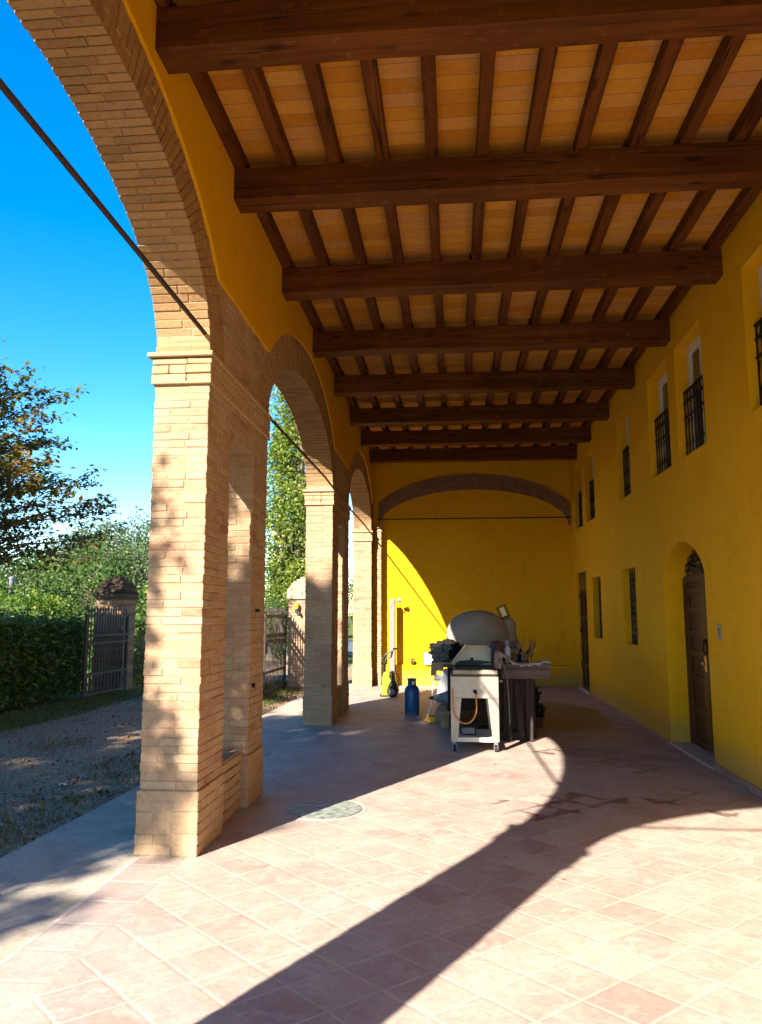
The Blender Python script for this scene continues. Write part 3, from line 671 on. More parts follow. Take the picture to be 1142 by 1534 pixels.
# ------------------------------------------------------------------ ceiling
roof = thing('portico_roof', (.45, 9, 5.1), 'dark brown timber ceiling of cross beams and rafters carrying terracotta tiles', 'roof')
BY = [3.9, 5.55, 7.32, 9.13, 10.95, 12.8, 14.5, 16.17]
BT = 5.13
for i, y in enumerate(BY):
    m = MB(); z0 = 4.862
    nseg = 14; xs = [-1.80 + skx(y) + k * (XW + .06 - (-1.80 + skx(y))) / nseg for k in range(nseg + 1)]
    j = [(rnd.uniform(-.004, .004), rnd.uniform(-.004, .004)) for _ in xs]
    for k in range(nseg):
        (a, b), (c_, d_) = j[k], j[k + 1]
        m.v += [] ; n = len(m.v)
        if k == 0:
            m.v += [(xs[0], y + a, z0 + b), (xs[0], y + .22 + a, z0 + b), (xs[0], y + .22 + a, BT), (xs[0], y + a, BT)]; n = 0; m.f.append((0, 1, 2, 3))
        n = len(m.v) - 4
        m.v += [(xs[k + 1], y + c_, z0 + d_), (xs[k + 1], y + .22 + c_, z0 + d_), (xs[k + 1], y + .22 + c_, BT), (xs[k + 1], y + c_, BT)]
        for q in range(4): m.f.append((n + q, n + (q + 1) % 4, n + 4 + (q + 1) % 4, n + 4 + q))
    n = len(m.v) - 4; m.f.append((n + 3, n + 2, n + 1, n))
    m.build('beam', M_beam, roof, bevel=.006)
edges = [0.6] + [y + .11 for y in BY] + [17.25]
for b in range(len(edges) - 1):
    y0, y1 = edges[b], edges[b + 1]
    far = MB()
    for k in range(12):
        x = -1.68 + .388 * k + rnd.uniform(-.012, .012); dx = rnd.uniform(-.008, .008); w = .047 + rnd.uniform(-.003, .003)
        m = far if b == 8 else MB()
        y0_, y1_ = y0 + .003, y1 - .003
        m.hexa([(x - w, y0_, BT + .002), (x + w, y0_, BT + .002), (x + dx + w, y1_, BT + .002), (x + dx - w, y1_, BT + .002), (x - w, y0_, BT + .12), (x + w, y0_, BT + .12), (x + dx + w, y1_, BT + .12), (x + dx - w, y1_, BT + .12)])
        if b != 8: m.build('rafter', M_rafter, roof, bevel=.004)
    if b == 8: tag(far.build('rafter', M_rafter, roof), kind='stuff')
m = MB(); m.box(-1.74, XW + .02, .5, 17.3, BT + .121, BT + .16); m.build('ceiling_tiles', M_ceil, roof)
m = MB(); m.box(-2.45, XW + 6.8, .2, 17.9, BT + .22, BT + .45); m.build('roof_deck', M_skirt, roof)

# ------------------------------------------------------------------ floor, pavement, ground
def struct(m, name, mt, **k): o = m.build(name, mt, **k); o['kind'] = 'structure'; return o
m = MB(); m.box(-1.77, XW + .25, -6, YB + .3, -.3, 0); struct(m, 'portico_floor', M_floor)
m = MB(); m.box(-2.09, -1.77, -6, YB + .3, -.3, -.0005); struct(m, 'portico_floor', M_strip)
m = MB(); pts = [(-2.09, -6), (-2.09, YB + .3)] + [(-2.75, YB + .3), (-2.85, 16.2), (-2.95, 14.97), (-3.03, 12.35), (-2.97, 9), (-2.95, 7.05), (-3.0, 5.0), (-3.03, 2), (-3.0, -6)]
m.prism(pts, -.3, -.004, 'z'); struct(m, 'pavement', M_pave)
m = MB(); m.box(-2.105, -2.078, -6, 5.1, -.01, .0005); struct(m, 'pavement_joint', M_stone)
def sheet(name, mt, x0, x1, y0, y1, z, sub=40, amp=0.0):
    m = MB(); nx = ny = sub
    for i in range(nx + 1):
        for j in range(ny + 1):
            x = x0 + (x1 - x0) * i / nx; y = y0 + (y1 - y0) * j / ny
            m.v.append((x, y, z + amp * mnoise.noise(Vector((x * .35, y * .35, 0)))))
    for i in range(nx):
        for j in range(ny): a = i * (ny + 1) + j; m.f.append((a, a + ny + 1, a + ny + 2, a + 1))
    return struct(m, name, mt)
sheet('ground', M_ground, -400, 400, -400, 400, -.12, 4)
m = MB(); m.prism([(-6.35, -8), (-2.9, -8), (-2.9, 17.7), (-3.6, 22), (-4.6, 30), (-2, 31), (-2, 33), (-30, 34), (-30, 31), (-7.6, 30), (-6.9, 22), (-6.2, 15), (-6.1, 12), (-6.4, 10)], -.2, -.045, 'z'); struct(m, 'gravel_drive', M_gravel)
m = MB(); m.prism([(-2.9, 17.4), (12, 17.7), (12, 31), (-3.6, 31)], -.2, -.05, 'z'); struct(m, 'gravel_yard', M_gravel)
m = MB(); m.box(-150, 60, 34, 46, -.2, -.06); struct(m, 'road', M_asphalt)
# manhole
mc = (-1.08, 6.45); t = thing('manhole_cover', (mc[0], mc[1], 0), 'round greenish metal manhole cover set in the floor tiles by the near pier', 'manhole cover')
m = MB(); m.lathe([(.30, -.01), (.31, .006), (.29, .008), (.02, .008)], (mc[0], mc[1], 0), 40); m.build('cover', M_manhole, t)
m = MB(); m.lathe([(.312, -.01), (.315, .003), (.35, .003), (.352, -.01)], (mc[0], mc[1], 0), 48)
m.build('rim', M_stone, t)

# ------------------------------------------------------------------ foliage
def leaves_mesh(name, pos, size, mt, parent=None, origin=(0, 0, 0), flat=0.5, aspect=0.5, seed=1, kind=None, droop=0.0, up=False):
    rg = np.random.default_rng(seed); pos = np.asarray(pos, float); n = len(pos)
    s = size * rg.uniform(0.6, 1.25, n)[:, None]
    az = rg.uniform(0, 2 * np.pi, n); el = rg.normal(0, 0.5, n) - droop
    if up: el = rg.uniform(0.9, 1.5, n)
    d = np.stack([np.cos(az) * np.cos(el), np.sin(az) * np.cos(el), np.sin(el)], 1)
    nr = rg.normal(0, 1, (n, 3)) * (1 - flat) + np.array([0, 0, 1.0]) * flat
    w = np.cross(d, nr); w /= np.linalg.norm(w, axis=1)[:, None] + 1e-9
    nn = np.cross(w, d)
    b = pos - d * s * .5; tip = pos + d * s * .5
    l = pos - w * s * aspect * .5 + nn * s * .08; r_ = pos + w * s * aspect * .5 + nn * s * .08
    v = np.stack([b, l, tip, r_], 1).reshape(-1, 3)
    o0 = np.array(ORG[parent.name] if parent is not None else origin, float); v = v - o0
    me = bpy.data.meshes.new(name); me.vertices.add(4 * n); me.vertices.foreach_set('co', v.astype(np.float32).ravel())
    me.loops.add(4 * n); me.loops.foreach_set('vertex_index', np.arange(4 * n, dtype=np.int32))
    me.polygons.add(n); me.polygons.foreach_set('loop_start', np.arange(0, 4 * n, 4, dtype=np.int32)); me.polygons.foreach_set('loop_total', np.full(n, 4, dtype=np.int32))
    me.update(); me.validate(); me.materials.append(mt)
    o = bpy.data.objects.new(name, me); C.objects.link(o)
    if parent is not None: o.parent = parent
    else: o.location = tuple(o0)
    ORG[o.name] = tuple(o0)
    if kind: o['kind'] = kind
    return o
def branchy(name, loc, h, z0, rad, label, cat, group, mt, seed, nb=60, leaf=.085, per=26, tr=.14, el0=.3, cone=False):
    """broad tree: limbs rising from the trunk, twigs off each limb, leaves in flat sprays along the twigs"""
    r = random.Random(seed); t = thing(name, loc, label, cat, group)
    X, Y, Z = loc; tk = MB()
    path = [(X + .1 * math.sin(k * 1.3), Y + .1 * math.cos(k * 1.7), Z + h * .9 * k / 8) for k in range(9)]
    tk.tube(path, [tr * (1 - .85 * k / 8) for k in range(9)], 9)
    pos = []
    for i in range(nb):
        f = (i + .5) / nb; zb = z0 + (h * .86 - z0) * f; az = i * 2.399 + r.uniform(-.4, .4)
        prof = math.sin(math.pi * min(1, .28 + .72 * f) ** 1.0) ** .7 if f < .98 else .3
        if cone: prof = 1.0 - .62 * f
        ln = rad * prof * r.uniform(.75, 1.15); el = el0 + (1.0 if cone else .6) * f + r.uniform(-.15, .15)
        dv = Vector((math.cos(az) * math.cos(el), math.sin(az) * math.cos(el), math.sin(el)))
        k8 = min(7.99, zb / (h * .9) * 8); k0 = int(k8); pb = Vector(path[k0]).lerp(Vector(path[k0 + 1]), k8 - k0)
        lp = [pb + dv * ln * q / 5 + Vector((0, 0, -.05 * ln * (q / 5) ** 2 + r.uniform(-.03, .03) * q)) for q in range(6)]
        tk.tube([tuple(p) for p in lp], [max(.004, tr * .28 * (1 - f * .5) * (1 - q / 5.3)) for q in range(6)], 5)
        nt_ = int(6 + ln * 5)
        for q in range(nt_):
            u = .2 + .8 * (q + r.random()) / nt_; kk = min(4.99, u * 5); b0 = lp[int(kk)].lerp(lp[int(kk) + 1], kk - int(kk))
            side = 1 if q % 2 else -1; ta = az + side * r.uniform(.4, 1.1); te = el * .6 + r.uniform(-.25, .3); tl = ln * r.uniform(.18, .38) * (1.25 - u * .6)
            tv = Vector((math.cos(ta) * math.cos(te), math.sin(ta) * math.cos(te), math.sin(te)))
            e = b0 + tv * tl; tk.tube([tuple(b0), tuple(b0 + tv * tl * .5 + Vector((0, 0, .02))), tuple(e)], [.006, .004, .002], 3, False)
            for s_ in range(int(per * r.uniform(.6, 1.3))):
                w = r.random() ** .7; p = b0 + tv * tl * w
                pos.append((p.x + r.gauss(0, .07), p.y + r.gauss(0, .07), p.z + r.gauss(0, .035)))
    tk.build('trunk', M_tan, t, True)
    leaves_mesh('crown', pos, leaf, mt, t, flat=.75, aspect=.55, seed=seed)
    return t
def cloudy(name, loc, h, rad, label, cat, group, mt, seed, n=6000, leaf=.14, ncl=40, z0=.15, tr=.1, spread=.32, narrow=False):
    """denser crown: clumps of leaves on limbs through an uneven ellipsoid"""
    r = random.Random(seed); rg = np.random.default_rng(seed); t = thing(name, loc, label, cat, group); X, Y, Z = loc
    tk = MB(); tk.tube([(X, Y, Z), (X + .05, Y, Z + h * .5), (X, Y + .05, Z + h * .92)], [tr, tr * .6, tr * .15], 8)
    cl = []
    for i in range(ncl):
        f = (i + r.random()) / ncl; zz = Z + h * (z0 + (1 - z0) * f)
        pr = (math.sin(math.pi * (.12 + .80 * f)) ** .6) * (1.0 if not narrow else (.75 + .25 * math.sin(9 * f)))
        rr = rad * pr * math.sqrt(r.uniform(.15, 1.0)); a = r.uniform(0, 6.283)
        c = Vector((X + rr * math.cos(a), Y + rr * math.sin(a), zz)); cl.append((c, pr))
        zb = max(Z + .1, zz - (rr * .8 if not narrow else h * .12)); tk.tube([(X, Y, zb), tuple(Vector((X, Y, zb)).lerp(c, .55) + Vector((0, 0, -.04 * rr))), tuple(c)], [tr * .25, tr * .15, .008], 4, False)
    tk.build('trunk', M_tan, t, True)
    pts = []
    per = n // ncl
    for c, pr in cl:
        s = rad * spread * (.6 + .6 * r.random()); k = rg.normal(0, 1, (per, 3)); k /= np.linalg.norm(k, axis=1)[:, None]
        k *= rg.uniform(.35, 1.0, (per, 1)) ** .5 * s * np.array([1, 1, 1.6 if narrow else .8]); k += np.array(c) + rg.normal(0, s * .12, (per, 3)); pts.append(k)
    leaves_mesh('crown', np.concatenate(pts), leaf, mt, t, flat=.3, aspect=.6, seed=seed)
    return t
# tree in view at the left
branchy('autumn_tree', (-8.35, 10.8, -.05), 5.9, 2.3, 3.2, 'broad tree turning orange, its layered branches reaching in from the left over the hedge', 'tree', None, M_leaf_left, 3, nb=112, leaf=.105, per=26, el0=.14, cone=True)
# trees standing beside the drive, behind the camera; they shade the drive and dapple the piers
def sn(s, n): return (SD[0] * s + SD[1] * n, SD[1] * s - SD[0] * n, -.05)
g = 'tall trees beside the drive'
a_ = branchy('tall_tree', sn(-8.5, -6.5), 14.4, 3.2, 2.8, 'tall tree beside the drive whose crown dapples the piers with shade', 'tree', g, M_leaf_aut, 11, nb=120, leaf=.18, per=27, tr=.22)
for i, (s_, n_, k_) in enumerate([(-8.0, -10.3, .97), (-6.5, -13.6, .95), (-1.0, -12.0, .66)]):
    c_ = copy_tree(a_, loc=sn(s_, n_), rz=1.3 + i, sc=(1.0 + .1 * i, 1.0 + .1 * i, k_)); c_['label'] = ['tall tree beside the drive, second back from the portico', 'tall tree beside the drive, farthest back from the portico', 'smaller tree beside the drive next to the hedge'][i]
cloudy('dapple_tree', sn(-3.4, -4.8), 9.4, 1.1, 'slender unseen tree added to dapple the near pier with leaf shade', 'tree', None, M_leaf_left, 61, n=11000, leaf=.12, ncl=38, z0=.40, tr=.06, spread=.30, narrow=True)  # extra out-of-view tree, added to throw leaf shadows on the near pier
# poplar
cloudy('poplar_tree', (-5.75, 28, -.1), 17, 1.45, 'tall columnar poplar in yellow green leaf seen through the middle arch', 'tree', None, M_leaf_poplar, 5, n=42000, leaf=.155, ncl=200, z0=.06, tr=.22, spread=.42, narrow=True)
# mid and far trees
bg = 'trees beyond the hedge'
protos = [cloudy('background_tree', (-12.6, 26, -.1), 3.9, 2.0, 'green bushy tree beyond the hedge, left of the utility pole', 'tree', bg, M_leaf_green, 21, n=9000, leaf=.13, ncl=60),
          cloudy('background_tree', (-15.2, 30, -.1), 4.6, 2.1, 'pale bluish tree beyond the hedge behind the bushy green one', 'tree', bg, M_leaf_blue, 22, n=9000, leaf=.13, ncl=60),
          cloudy('background_tree', (-17.3, 34, -.1), 5.2, 1.6, 'small tree with yellow foliage behind the orange tree', 'tree', bg, M_leaf_yellow, 23, n=3500, leaf=.14, ncl=30)]
extra = [(1, -16.4, 38, 1.35, 'tall pale tree farther off behind the utility pole'), (0, -13.2, 33, 1.15, 'green tree beyond the gate, right of the pale trees'), (1, -11.2, 27, .86, 'grey green tree just behind the domed gate post'), (0, -21, 36, 1.15, 'green tree at the far left behind the branches'),
         (0, -9.6, 52, 1.15, 'dark green tree in the meadow, seen beside the far arch pier'), (1, -6.2, 58, 1.1, 'pale green tree in the meadow, seen through the far arch'), (0, -7.6, 44, .62, 'low green tree behind the poplar, near the road'), (1, -22, 46, 1.5, 'largest pale tree on the skyline'), (0, -11.0, 50, 1.2, 'green tree far off in line with the near pier'), (0, -17.6, 30.5, 1.0, 'green tree low behind the branches, left of the wooden post'), (1, -26, 52, 1.3, 'pale tree at the far left edge of the skyline')]
for i, (p, x, y, s_, lb) in enumerate(extra):
    c_ = copy_tree(protos[p], loc=(x, y, -.1), rz=i * 1.7, sc=(s_ * 1.05, s_ * 1.05, s_)); c_['label'] = lb
# bright shrubs right behind the hedge
sh = 'shrubs behind the hedge'
s0 = cloudy('shrub', (-10.6, 18.6, -.1), 2.15, 1.0, 'bright yellow green shrub behind the hedge by the gate', 'shrub', sh, M_leaf_bright, 31, n=4200, leaf=.10, ncl=40, z0=.3, tr=.05)
s1 = cloudy('shrub', (-8.7, 19.4, -.1), 2.3, 1.0, 'green shrub directly behind the domed gate post', 'shrub', sh, M_leaf_green, 32, n=4200, leaf=.10, ncl=40, z0=.2, tr=.05)
for i, (p, x, y, s_, lb) in enumerate([(s0, -12.2, 19.6, 1.0, 'bright shrub left of the gate, second from the post'), (s1, -13.4, 21, 1.1, 'green shrub behind the hedge, half hidden by the orange tree'), (s0, -14.6, 22.5, 1.15, 'bright shrub at the far left behind the hedge'), (s1, -7.7, 20.5, .98, 'green shrub showing right of the domed gate post'), (s0, -8.3, 22.2, 1.2, 'bright shrub standing tallest right of the gate post'), (s1, -11.4, 23, 1.35, 'green shrub between the pale trees and the hedge'), (s1, -5.6, 24.5, .9, 'dark shrub at the foot of the poplar'), (s1, -4.7, 25.5, .95, 'green shrub right of the poplar foot')]):
    c_ = copy_tree(p, loc=(x, y, -.1), rz=i * 2.1, sc=(s_, s_, s_)); c_['label'] = lb
# hedges
def hedge(loc, x0, x1, y0, y1, h, label, seed, n):
    t = thing('hedge', loc, label, 'hedge', 'clipped hedges'); m = MB(); rg = np.random.default_rng(seed)
    m.blob(((x0 + x1) / 2, (y0 + y1) / 2, h * .48), ((x1 - x0) * .60, (y1 - y0) * .52, h * .50), seed, .08, 4, 3)
    m.v = [(min(max(x, x0 + .12), x1 - .12), min(max(y, y0 + .12), y1 - .12), max(min(z, h - .14), -.04)) for x, y, z in m.v]
    m.build('stems', M_tan, t)
    P = []
    for face, k in (('e', .42), ('t', .3), ('s', .14), ('w', .1), ('c', .04)):
        q = int(n * k); a = rg.uniform(0, 1, q); b = rg.uniform(0, 1, q); d = rg.normal(0, .07, q)
        if face == 'e': p = np.stack([x1 - .08 + d, y0 + (y1 - y0) * a, h * b], 1)
        elif face == 'w': p = np.stack([x0 + .08 + d, y0 + (y1 - y0) * a, h * b], 1)
        elif face == 't': p = np.stack([x0 + (x1 - x0) * a, y0 + (y1 - y0) * b, h - .06 + d * 1.1], 1)
        elif face == 's': p = np.stack([x0 + (x1 - x0) * a, y0 + .08 + d, h * b], 1)
        else: p = np.stack([x0 + (x1 - x0) * a, y1 - .08 + d, h * b], 1)
        bulge = np.array([mnoise.noise(Vector((float(u[0]) * 1.4, float(u[1]) * 1.4, float(u[2]) * 1.4))) for u in p])
        p[:, 0] += bulge * .12 if face in 'ew' else 0; p[:, 2] += bulge * .10 if face == 't' else 0
        P.append(p)
    P = np.concatenate(P); leaves_mesh('foliage', P, .12, M_leaf_hedge, t, flat=.2, aspect=.38, seed=seed)
    return t
hedge((-8.2, 9, -.05), -8.9, -7.55, 3, 15.2, 1.42, 'long dark laurel hedge along the drive, left of the open gate', 41, 42000)
hedge((-8.2, 19, -.05), -8.6, -7.3, 17.2, 23, 1.45, 'dark laurel hedge beyond the domed gate post', 42, 14000)
hedge((-10.4, 14, -.05), -11.0, -9.9, 8, 17, 1.72, 'taller hedge behind the long one, partly in sun', 43, 14000)
# grass, litter and pebbles
rg = np.random.default_rng(5)
def scat(n, f):
    out = []
    while len(out) < n:
        x, y, keep = f()
        if keep: out.append((x, y))
    return np.array(out)
def fz(f, n, dz=0.0, lift=.02):
    p = scat(n, f); return np.concatenate([p, np.full((len(p), 1), -.045 + dz) + rg.uniform(0, lift, (len(p), 1))], 1)
def clump(x, y, k=1.1, th=.1): return mnoise.noise(Vector((x * k, y * k, 4))) > th
def f_edge():
    x = rnd.gauss(-3.35, .22); y = rnd.uniform(0, 15); return x, y, x < -3.0 and clump(x, y, 1.6, .02)
leaves_mesh('grass', fz(f_edge, 2000, .02), .05, M_grass, flat=.0, aspect=.16, seed=6, kind='stuff', up=True)['label'] = 'grass tufts along the pavement edge'
def f_h():
    x = rnd.gauss(-6.6, .35); y = rnd.uniform(3, 17); return x, y, -7.6 < x < -5.9 and clump(x, y, .9, -.2)
leaves_mesh('grass', fz(f_h, 9000, .03), .06, M_grass, flat=.0, aspect=.16, seed=7, kind='stuff', up=True)['label'] = 'grass strip along the hedge'
def f_g2():
    x = rnd.uniform(-6.2, -3.1); y = rnd.uniform(1, 17); return x, y, clump(x, y, .8, .22)
leaves_mesh('grass', fz(f_g2, 5000, .02), .045, M_grass, flat=.0, aspect=.16, seed=8, kind='stuff', up=True)['label'] = 'sparse grass in the gravel'
def f_r():
    x = rnd.gauss(-3.9, .35); y = rnd.uniform(13, 18); return x, y, x < -3.05
leaves_mesh('grass', fz(f_r, 5000, .04), .09, M_grass, flat=.0, aspect=.16, seed=9, kind='stuff', up=True)['label'] = 'grass at the foot of the right gate'
def f_l():
    x = rnd.uniform(-7.4, -3.0); y = rnd.uniform(1, 18); return x, y, rnd.random() < .25 + (.75 if x > -3.9 or x < -6.2 else 0)
leaves_mesh('fallen_leaves', fz(f_l, 5200, .012, .012), .06, M_litter, flat=.9, aspect=.65, seed=10, kind='stuff')['label'] = 'fallen leaves on the gravel'
def f_p():
    return rnd.uniform(-6.3, -3.05), 1 + 13 * rnd.random() ** 1.3, True
leaves_mesh('gravel_stones', fz(f_p, 16000, .002, .006), .022, M_pebble, flat=.8, aspect=.8, seed=12, kind='stuff')['label'] = 'loose gravel stones'
def f_pt():
    x = rnd.uniform(-3.0, 2.4); y = rnd.uniform(2.5, 15); return x, y, True
lf = fz(f_pt, 60, .049, .003); 
lo = leaves_mesh('fallen_leaves', lf, .022, M_litter, flat=.9, aspect=.6, seed=13, kind='stuff'); lo['label'] = 'few dry leaves and crumbs scattered on the portico floor'

# ------------------------------------------------------------------ gates and gate posts
def gate_leaf(p, q, label, seed):
    """leaf from the hinge p to the free edge q (ground points)"""
    t = thing('iron_gate', (p[0], p[1], 0), label, 'gate', 'open driveway gates')
    P, Q = Vector((p[0], p[1], 0)), Vector((q[0], q[1], 0)); u = (Q - P); Lg = u.length; u.normalize(); v = Vector((-u.y, u.x, 0))
    Mx = Matrix(((u.x, v.x, 0, P.x), (u.y, v.y, 0, P.y), (0, 0, 1, 0), (0, 0, 0, 1)))
    f = MB()
    for a in (0, Lg - .05): f.box(a, a + .05, -.025, .025, .02, 1.58, Mx)
    for z in (.05, .42, 1.0, 1.14, 1.52): f.box(.05, Lg - .05, -.022, .022, z, z + .045, Mx)
    f.build('gate_frame', M_gate, t)
    b = MB(); n = 15
    for k in range(n):
        a = .05 + (Lg - .1) * (k + .5) / n
        b.box(a - .008, a + .008, -.008, .008, .46, 1.66, Mx)
        b.hexa([Mx @ Vector(w) for w in ((a - .014, -.014, 1.64), (a + .014, -.014, 1.64), (a + .014, .014, 1.64), (a - .014, .014, 1.64), (a - .001, -.001, 1.72), (a + .001, -.001, 1.72), (a + .001, .001, 1.72), (a - .001, .001, 1.72))])
        if k < n - 1:
            rr = (Lg - .1) / n * .4; c = a + (Lg - .1) / n / 2
            b.tube([Mx @ Vector((c + rr * math.cos(w), 0, 1.09 + .04 * math.sin(w))) for w in [2 * math.pi * i / 8 for i in range(9)]], .006, 4, False)
        b.tube([Mx @ Vector((a - .02, 0, .10)), Mx @ Vector((a + .02, 0, .25)), Mx @ Vector((a - .02, 0, .42))], .009, 4)
    b.build('bars', M_gate, t)
    k = MB(); [k.box(.07 + q * (Lg - .2) / 11, .14 + q * (Lg - .2) / 11, .012, .018, .08, .43, Mx) for q in range(12)] if seed == 1 else k.box(Lg - .16, Lg - .06, -.03, .03, .82, 1.0, Mx); k.build('kick_panel' if seed == 1 else 'lock_box', M_darkwood, t)
    return t
gate_leaf((-6.80, 15.55), (-6.88, 13.85), 'open dark iron gate leaf beside the hedge, in shade, left of the drive', 1)
gate_leaf((-3.62, 16.35), (-3.66, 14.65), 'open grey iron gate leaf in sun, seen between the two near piers', 2)
def gate_post(x0, x1, y0, y1, mb, mc_, label, lamp=False):
    t = thing('gate_post', ((x0 + x1) / 2, (y0 + y1) / 2, 0), label, 'gate post', 'brick gate posts')
    m = MB(); z = -.05
    while z < 1.88:
        for (a, b, c, d) in ((x0, (x0 + x1) / 2 - .004, y0, y1), ((x0 + x1) / 2 + .004, x1, y0, y1)): m.jbox(a, b, c, d, z, z + .061, .004)
        z += .066
    m.build('shaft', mb, t, bevel=.004)
    m = MB(); m.box(x0 + .01, x1 - .01, y0 + .01, y1 - .01, -.05, 1.9); m.build('core', M_mortar, t)
    m = MB(); cx_, cy_ = (x0 + x1) / 2, (y0 + y1) / 2; hw = (x1 - x0) / 2 + .04
    m.box(cx_ - hw, cx_ + hw, cy_ - hw, cy_ + hw, 1.9, 1.95)
    nl = 9
    for i in range(nl):
        k = hw * (1 - (i / nl) ** 2.0) ** .75 ; z = 1.95 + i * .048
        for q in range(2): m.jbox(cx_ - k + q * k, cx_ + q * k, cy_ - k, cy_ + k, z, z + .046, .01)
    m.build('cap', mc_, t, bevel=.006)
    if lamp:
        m = MB(); m.lathe([(.035, 0), (.05, .03), (.05, .10), (.02, .14)], (x0 + .19, y0 - .07, 1.68), 14); m.build('gate_lamp', M_amber, t, True)
        m = MB(); m.box(x0 + .16, x0 + .22, y0 - .10, y0 + .01, 1.60, 1.68); m.tube([(x0 + .2, y0 - .05, 1.66), (x0 + .26, y0 - .09, 1.56)], .03, 8); m.build('lamp_bracket', M_black, t)
gate_post(-7.62, -7.0, 15.75, 16.37, M_oldbrick, M_moss, 'old brick gate post with a dark mossy stepped cap, left of the drive')
gate_post(-3.58, -2.96, 16.45, 17.07, M_brick, M_palecap, 'sunlit brick gate post with a pale stepped cap and amber lamp, behind the middle pier', True)
# utility poles and wires
t = thing('utility_pole', (-33.1, 70, 0), 'pale utility pole rising above the trees beyond the gate', 'utility pole')
m = MB(); m.tube([(-33.1, 70, -.1), (-33.1, 70, 6.55)], [.16, .10], 10); m.build('pole', M_galv, t)
m = MB(); m.box(-34.2, -32.0, 69.95, 70.05, 6.2, 6.32); m.build('cross_arm', M_galv, t)
m = MB()
for x in (-34.1, -32.1):
    m.tube([(x, 70, 6.4), (x - 15, 75, 5.7), (x - 30, 80, 6.6)], .02, 4); m.tube([(x, 70, 6.4), (x + 14, 70, 5.6), (x + 28, 70, 6.2)], .02, 4)
m.build('wires', M_galv, t)
t = thing('wooden_post', (-13.1, 21.6, 0), 'pale wooden post under the orange tree behind the hedge', 'post')
m = MB(); m.tube([(-13.1, 21.6, -.1), (-13.1, 21.6, 2.62)], .07, 10); m.build('shaft', M_galv, t); m = MB(); m.lathe([(.085, 2.6), (.085, 2.64), (.02, 2.68)], (-13.1, 21.6, 0), 10); m.build('cap', M_galv, t)

# ------------------------------------------------------------------ things in the portico
# grill cart
X0, X1, Y0, Y1 = -.05, .51, 9.15, 10.0
t = thing('grill_cart', (.23, 9.5, 0), 'stainless steel grill cart on casters with an open hood in front of the oven', 'grill cart')
m = MB(); m.hexa([(X0, Y0, .61), (X1, Y0, .61), (X1, Y1, .61), (X0, Y1, .61), (X0, Y0, .86), (X1, Y0, .86), (X1, Y1, .86), (X0, Y1, .86)]); m.build('burner_box', M_steel, t, bevel=.004)
for x, y, sx, sy in ((X0 + .002, Y0 + .002, 1, 1), (X1 - .002, Y0 + .002, -1, 1), (X0 + .002, Y1 - .002, 1, -1), (X1 - .002, Y1 - .002, -1, -1)):
    m = MB(); w1, w0 = .125, .075
    m.hexa([(x, y, .12), (x + sx * w0, y, .12), (x + sx * w0, y + sy * .004, .12), (x, y + sy * .004, .12), (x, y, .609), (x + sx * w1, y, .609), (x + sx * w1, y + sy * .004, .609), (x, y + sy * .004, .609)])
    m.hexa([(x, y + sy * .004, .12), (x + sx * .004, y + sy * .004, .12), (x + sx * .004, y + sy * w0, .12), (x, y + sy * w0, .12), (x, y + sy * .004, .609), (x + sx * .004, y + sy * .004, .609), (x + sx * .004, y + sy * w1, .609), (x, y + sy * w1, .609)])
    m.build('leg', M_steel, t)
    c = MB(); cx_, cy_ = x + sx * .04, y + sy * .04
    c.box(cx_ - .022, cx_ + .022, cy_ - .02, cy_ + .02, .085, .119); c.box(cx_ - .024, cx_ - .018, cy_ - .02, cy_ + .02, .03, .09); c.box(cx_ + .018, cx_ + .024, cy_ - .02, cy_ + .02, .03, .09)
    w = c.build('caster', M_galv, t); c = MB(); c.lathe([(.01, -.015), (.036, -.013), (.038, 0), (.036, .013), (.01, .015)], (cx_, cy_, .038), 20, 'x'); c.build('wheel', M_rubber, w, True)
m = MB(); m.box(X0 + .01, X1 - .01, Y0 + .012, Y1 - .01, .13, .137); m.box(X0 + .006, X1 - .006, Y0 + .006, Y0 + .0115, .115, .165); m.build('shelf', M_white, t)
m = MB(); m.box(X0 + .015, X1 - .015, Y0 - .0, Y1 - .05, .862, .885); m.build('gap_strip', M_black, t)  # solid black strip filling the slit below the griddle rim
m = MB(); m.box(X0 + .03, X1 - .005, Y0 - .02, Y1 - .05, .886, .935); m.build('griddle_rim', M_steel_dirty, t, bevel=.006)
m = MB(); m.box(X0 + .06, X1 - .04, Y0 + .02, Y1 - .1, .934, .942); m.build('hotplate', M_black, t)
m = MB(); hp = [(X0 + .015, .95), (X0 + .015, .99), (X0 + .19, 1.20), (X0 + .44, 1.20), (X0 + .50, 1.15), (X0 + .505, .95)]
m.prism(hp, Y1 - .14, Y1 - .13, 'y')
for (a, b) in zip(hp[:-1], hp[1:]): m.hexa([(a[0], Y0 + .32, a[1]), (b[0], Y0 + .32, b[1]), (b[0], Y1 - .141, b[1]), (a[0], Y1 - .141, a[1]), (a[0], Y0 + .32, a[1] + .005), (b[0], Y0 + .32, b[1] + .005), (b[0], Y1 - .141, b[1] + .005), (a[0], Y1 - .141, a[1] + .005)])
m.build('hood', M_steel, t)
m = MB(); m.blob((X0 + .26, Y1 - .143, .975), (.20, .006, .03), 3, .5, 3); m.blob((X0 + .27, Y1 - .145, 1.01), (.022, .008, .03), 4, .3, 3); m.build('soot', M_black, t)
m = MB(); m.lathe([(.016, -.03), (.022, -.02), (.022, 0)], (.235, Y0, .69), 14, 'y'); m.tube([(.235, Y0 - .03, .69), (.25, Y0 - .05, .665)], .013, 8); m.build('gas_valve', M_iron, t)
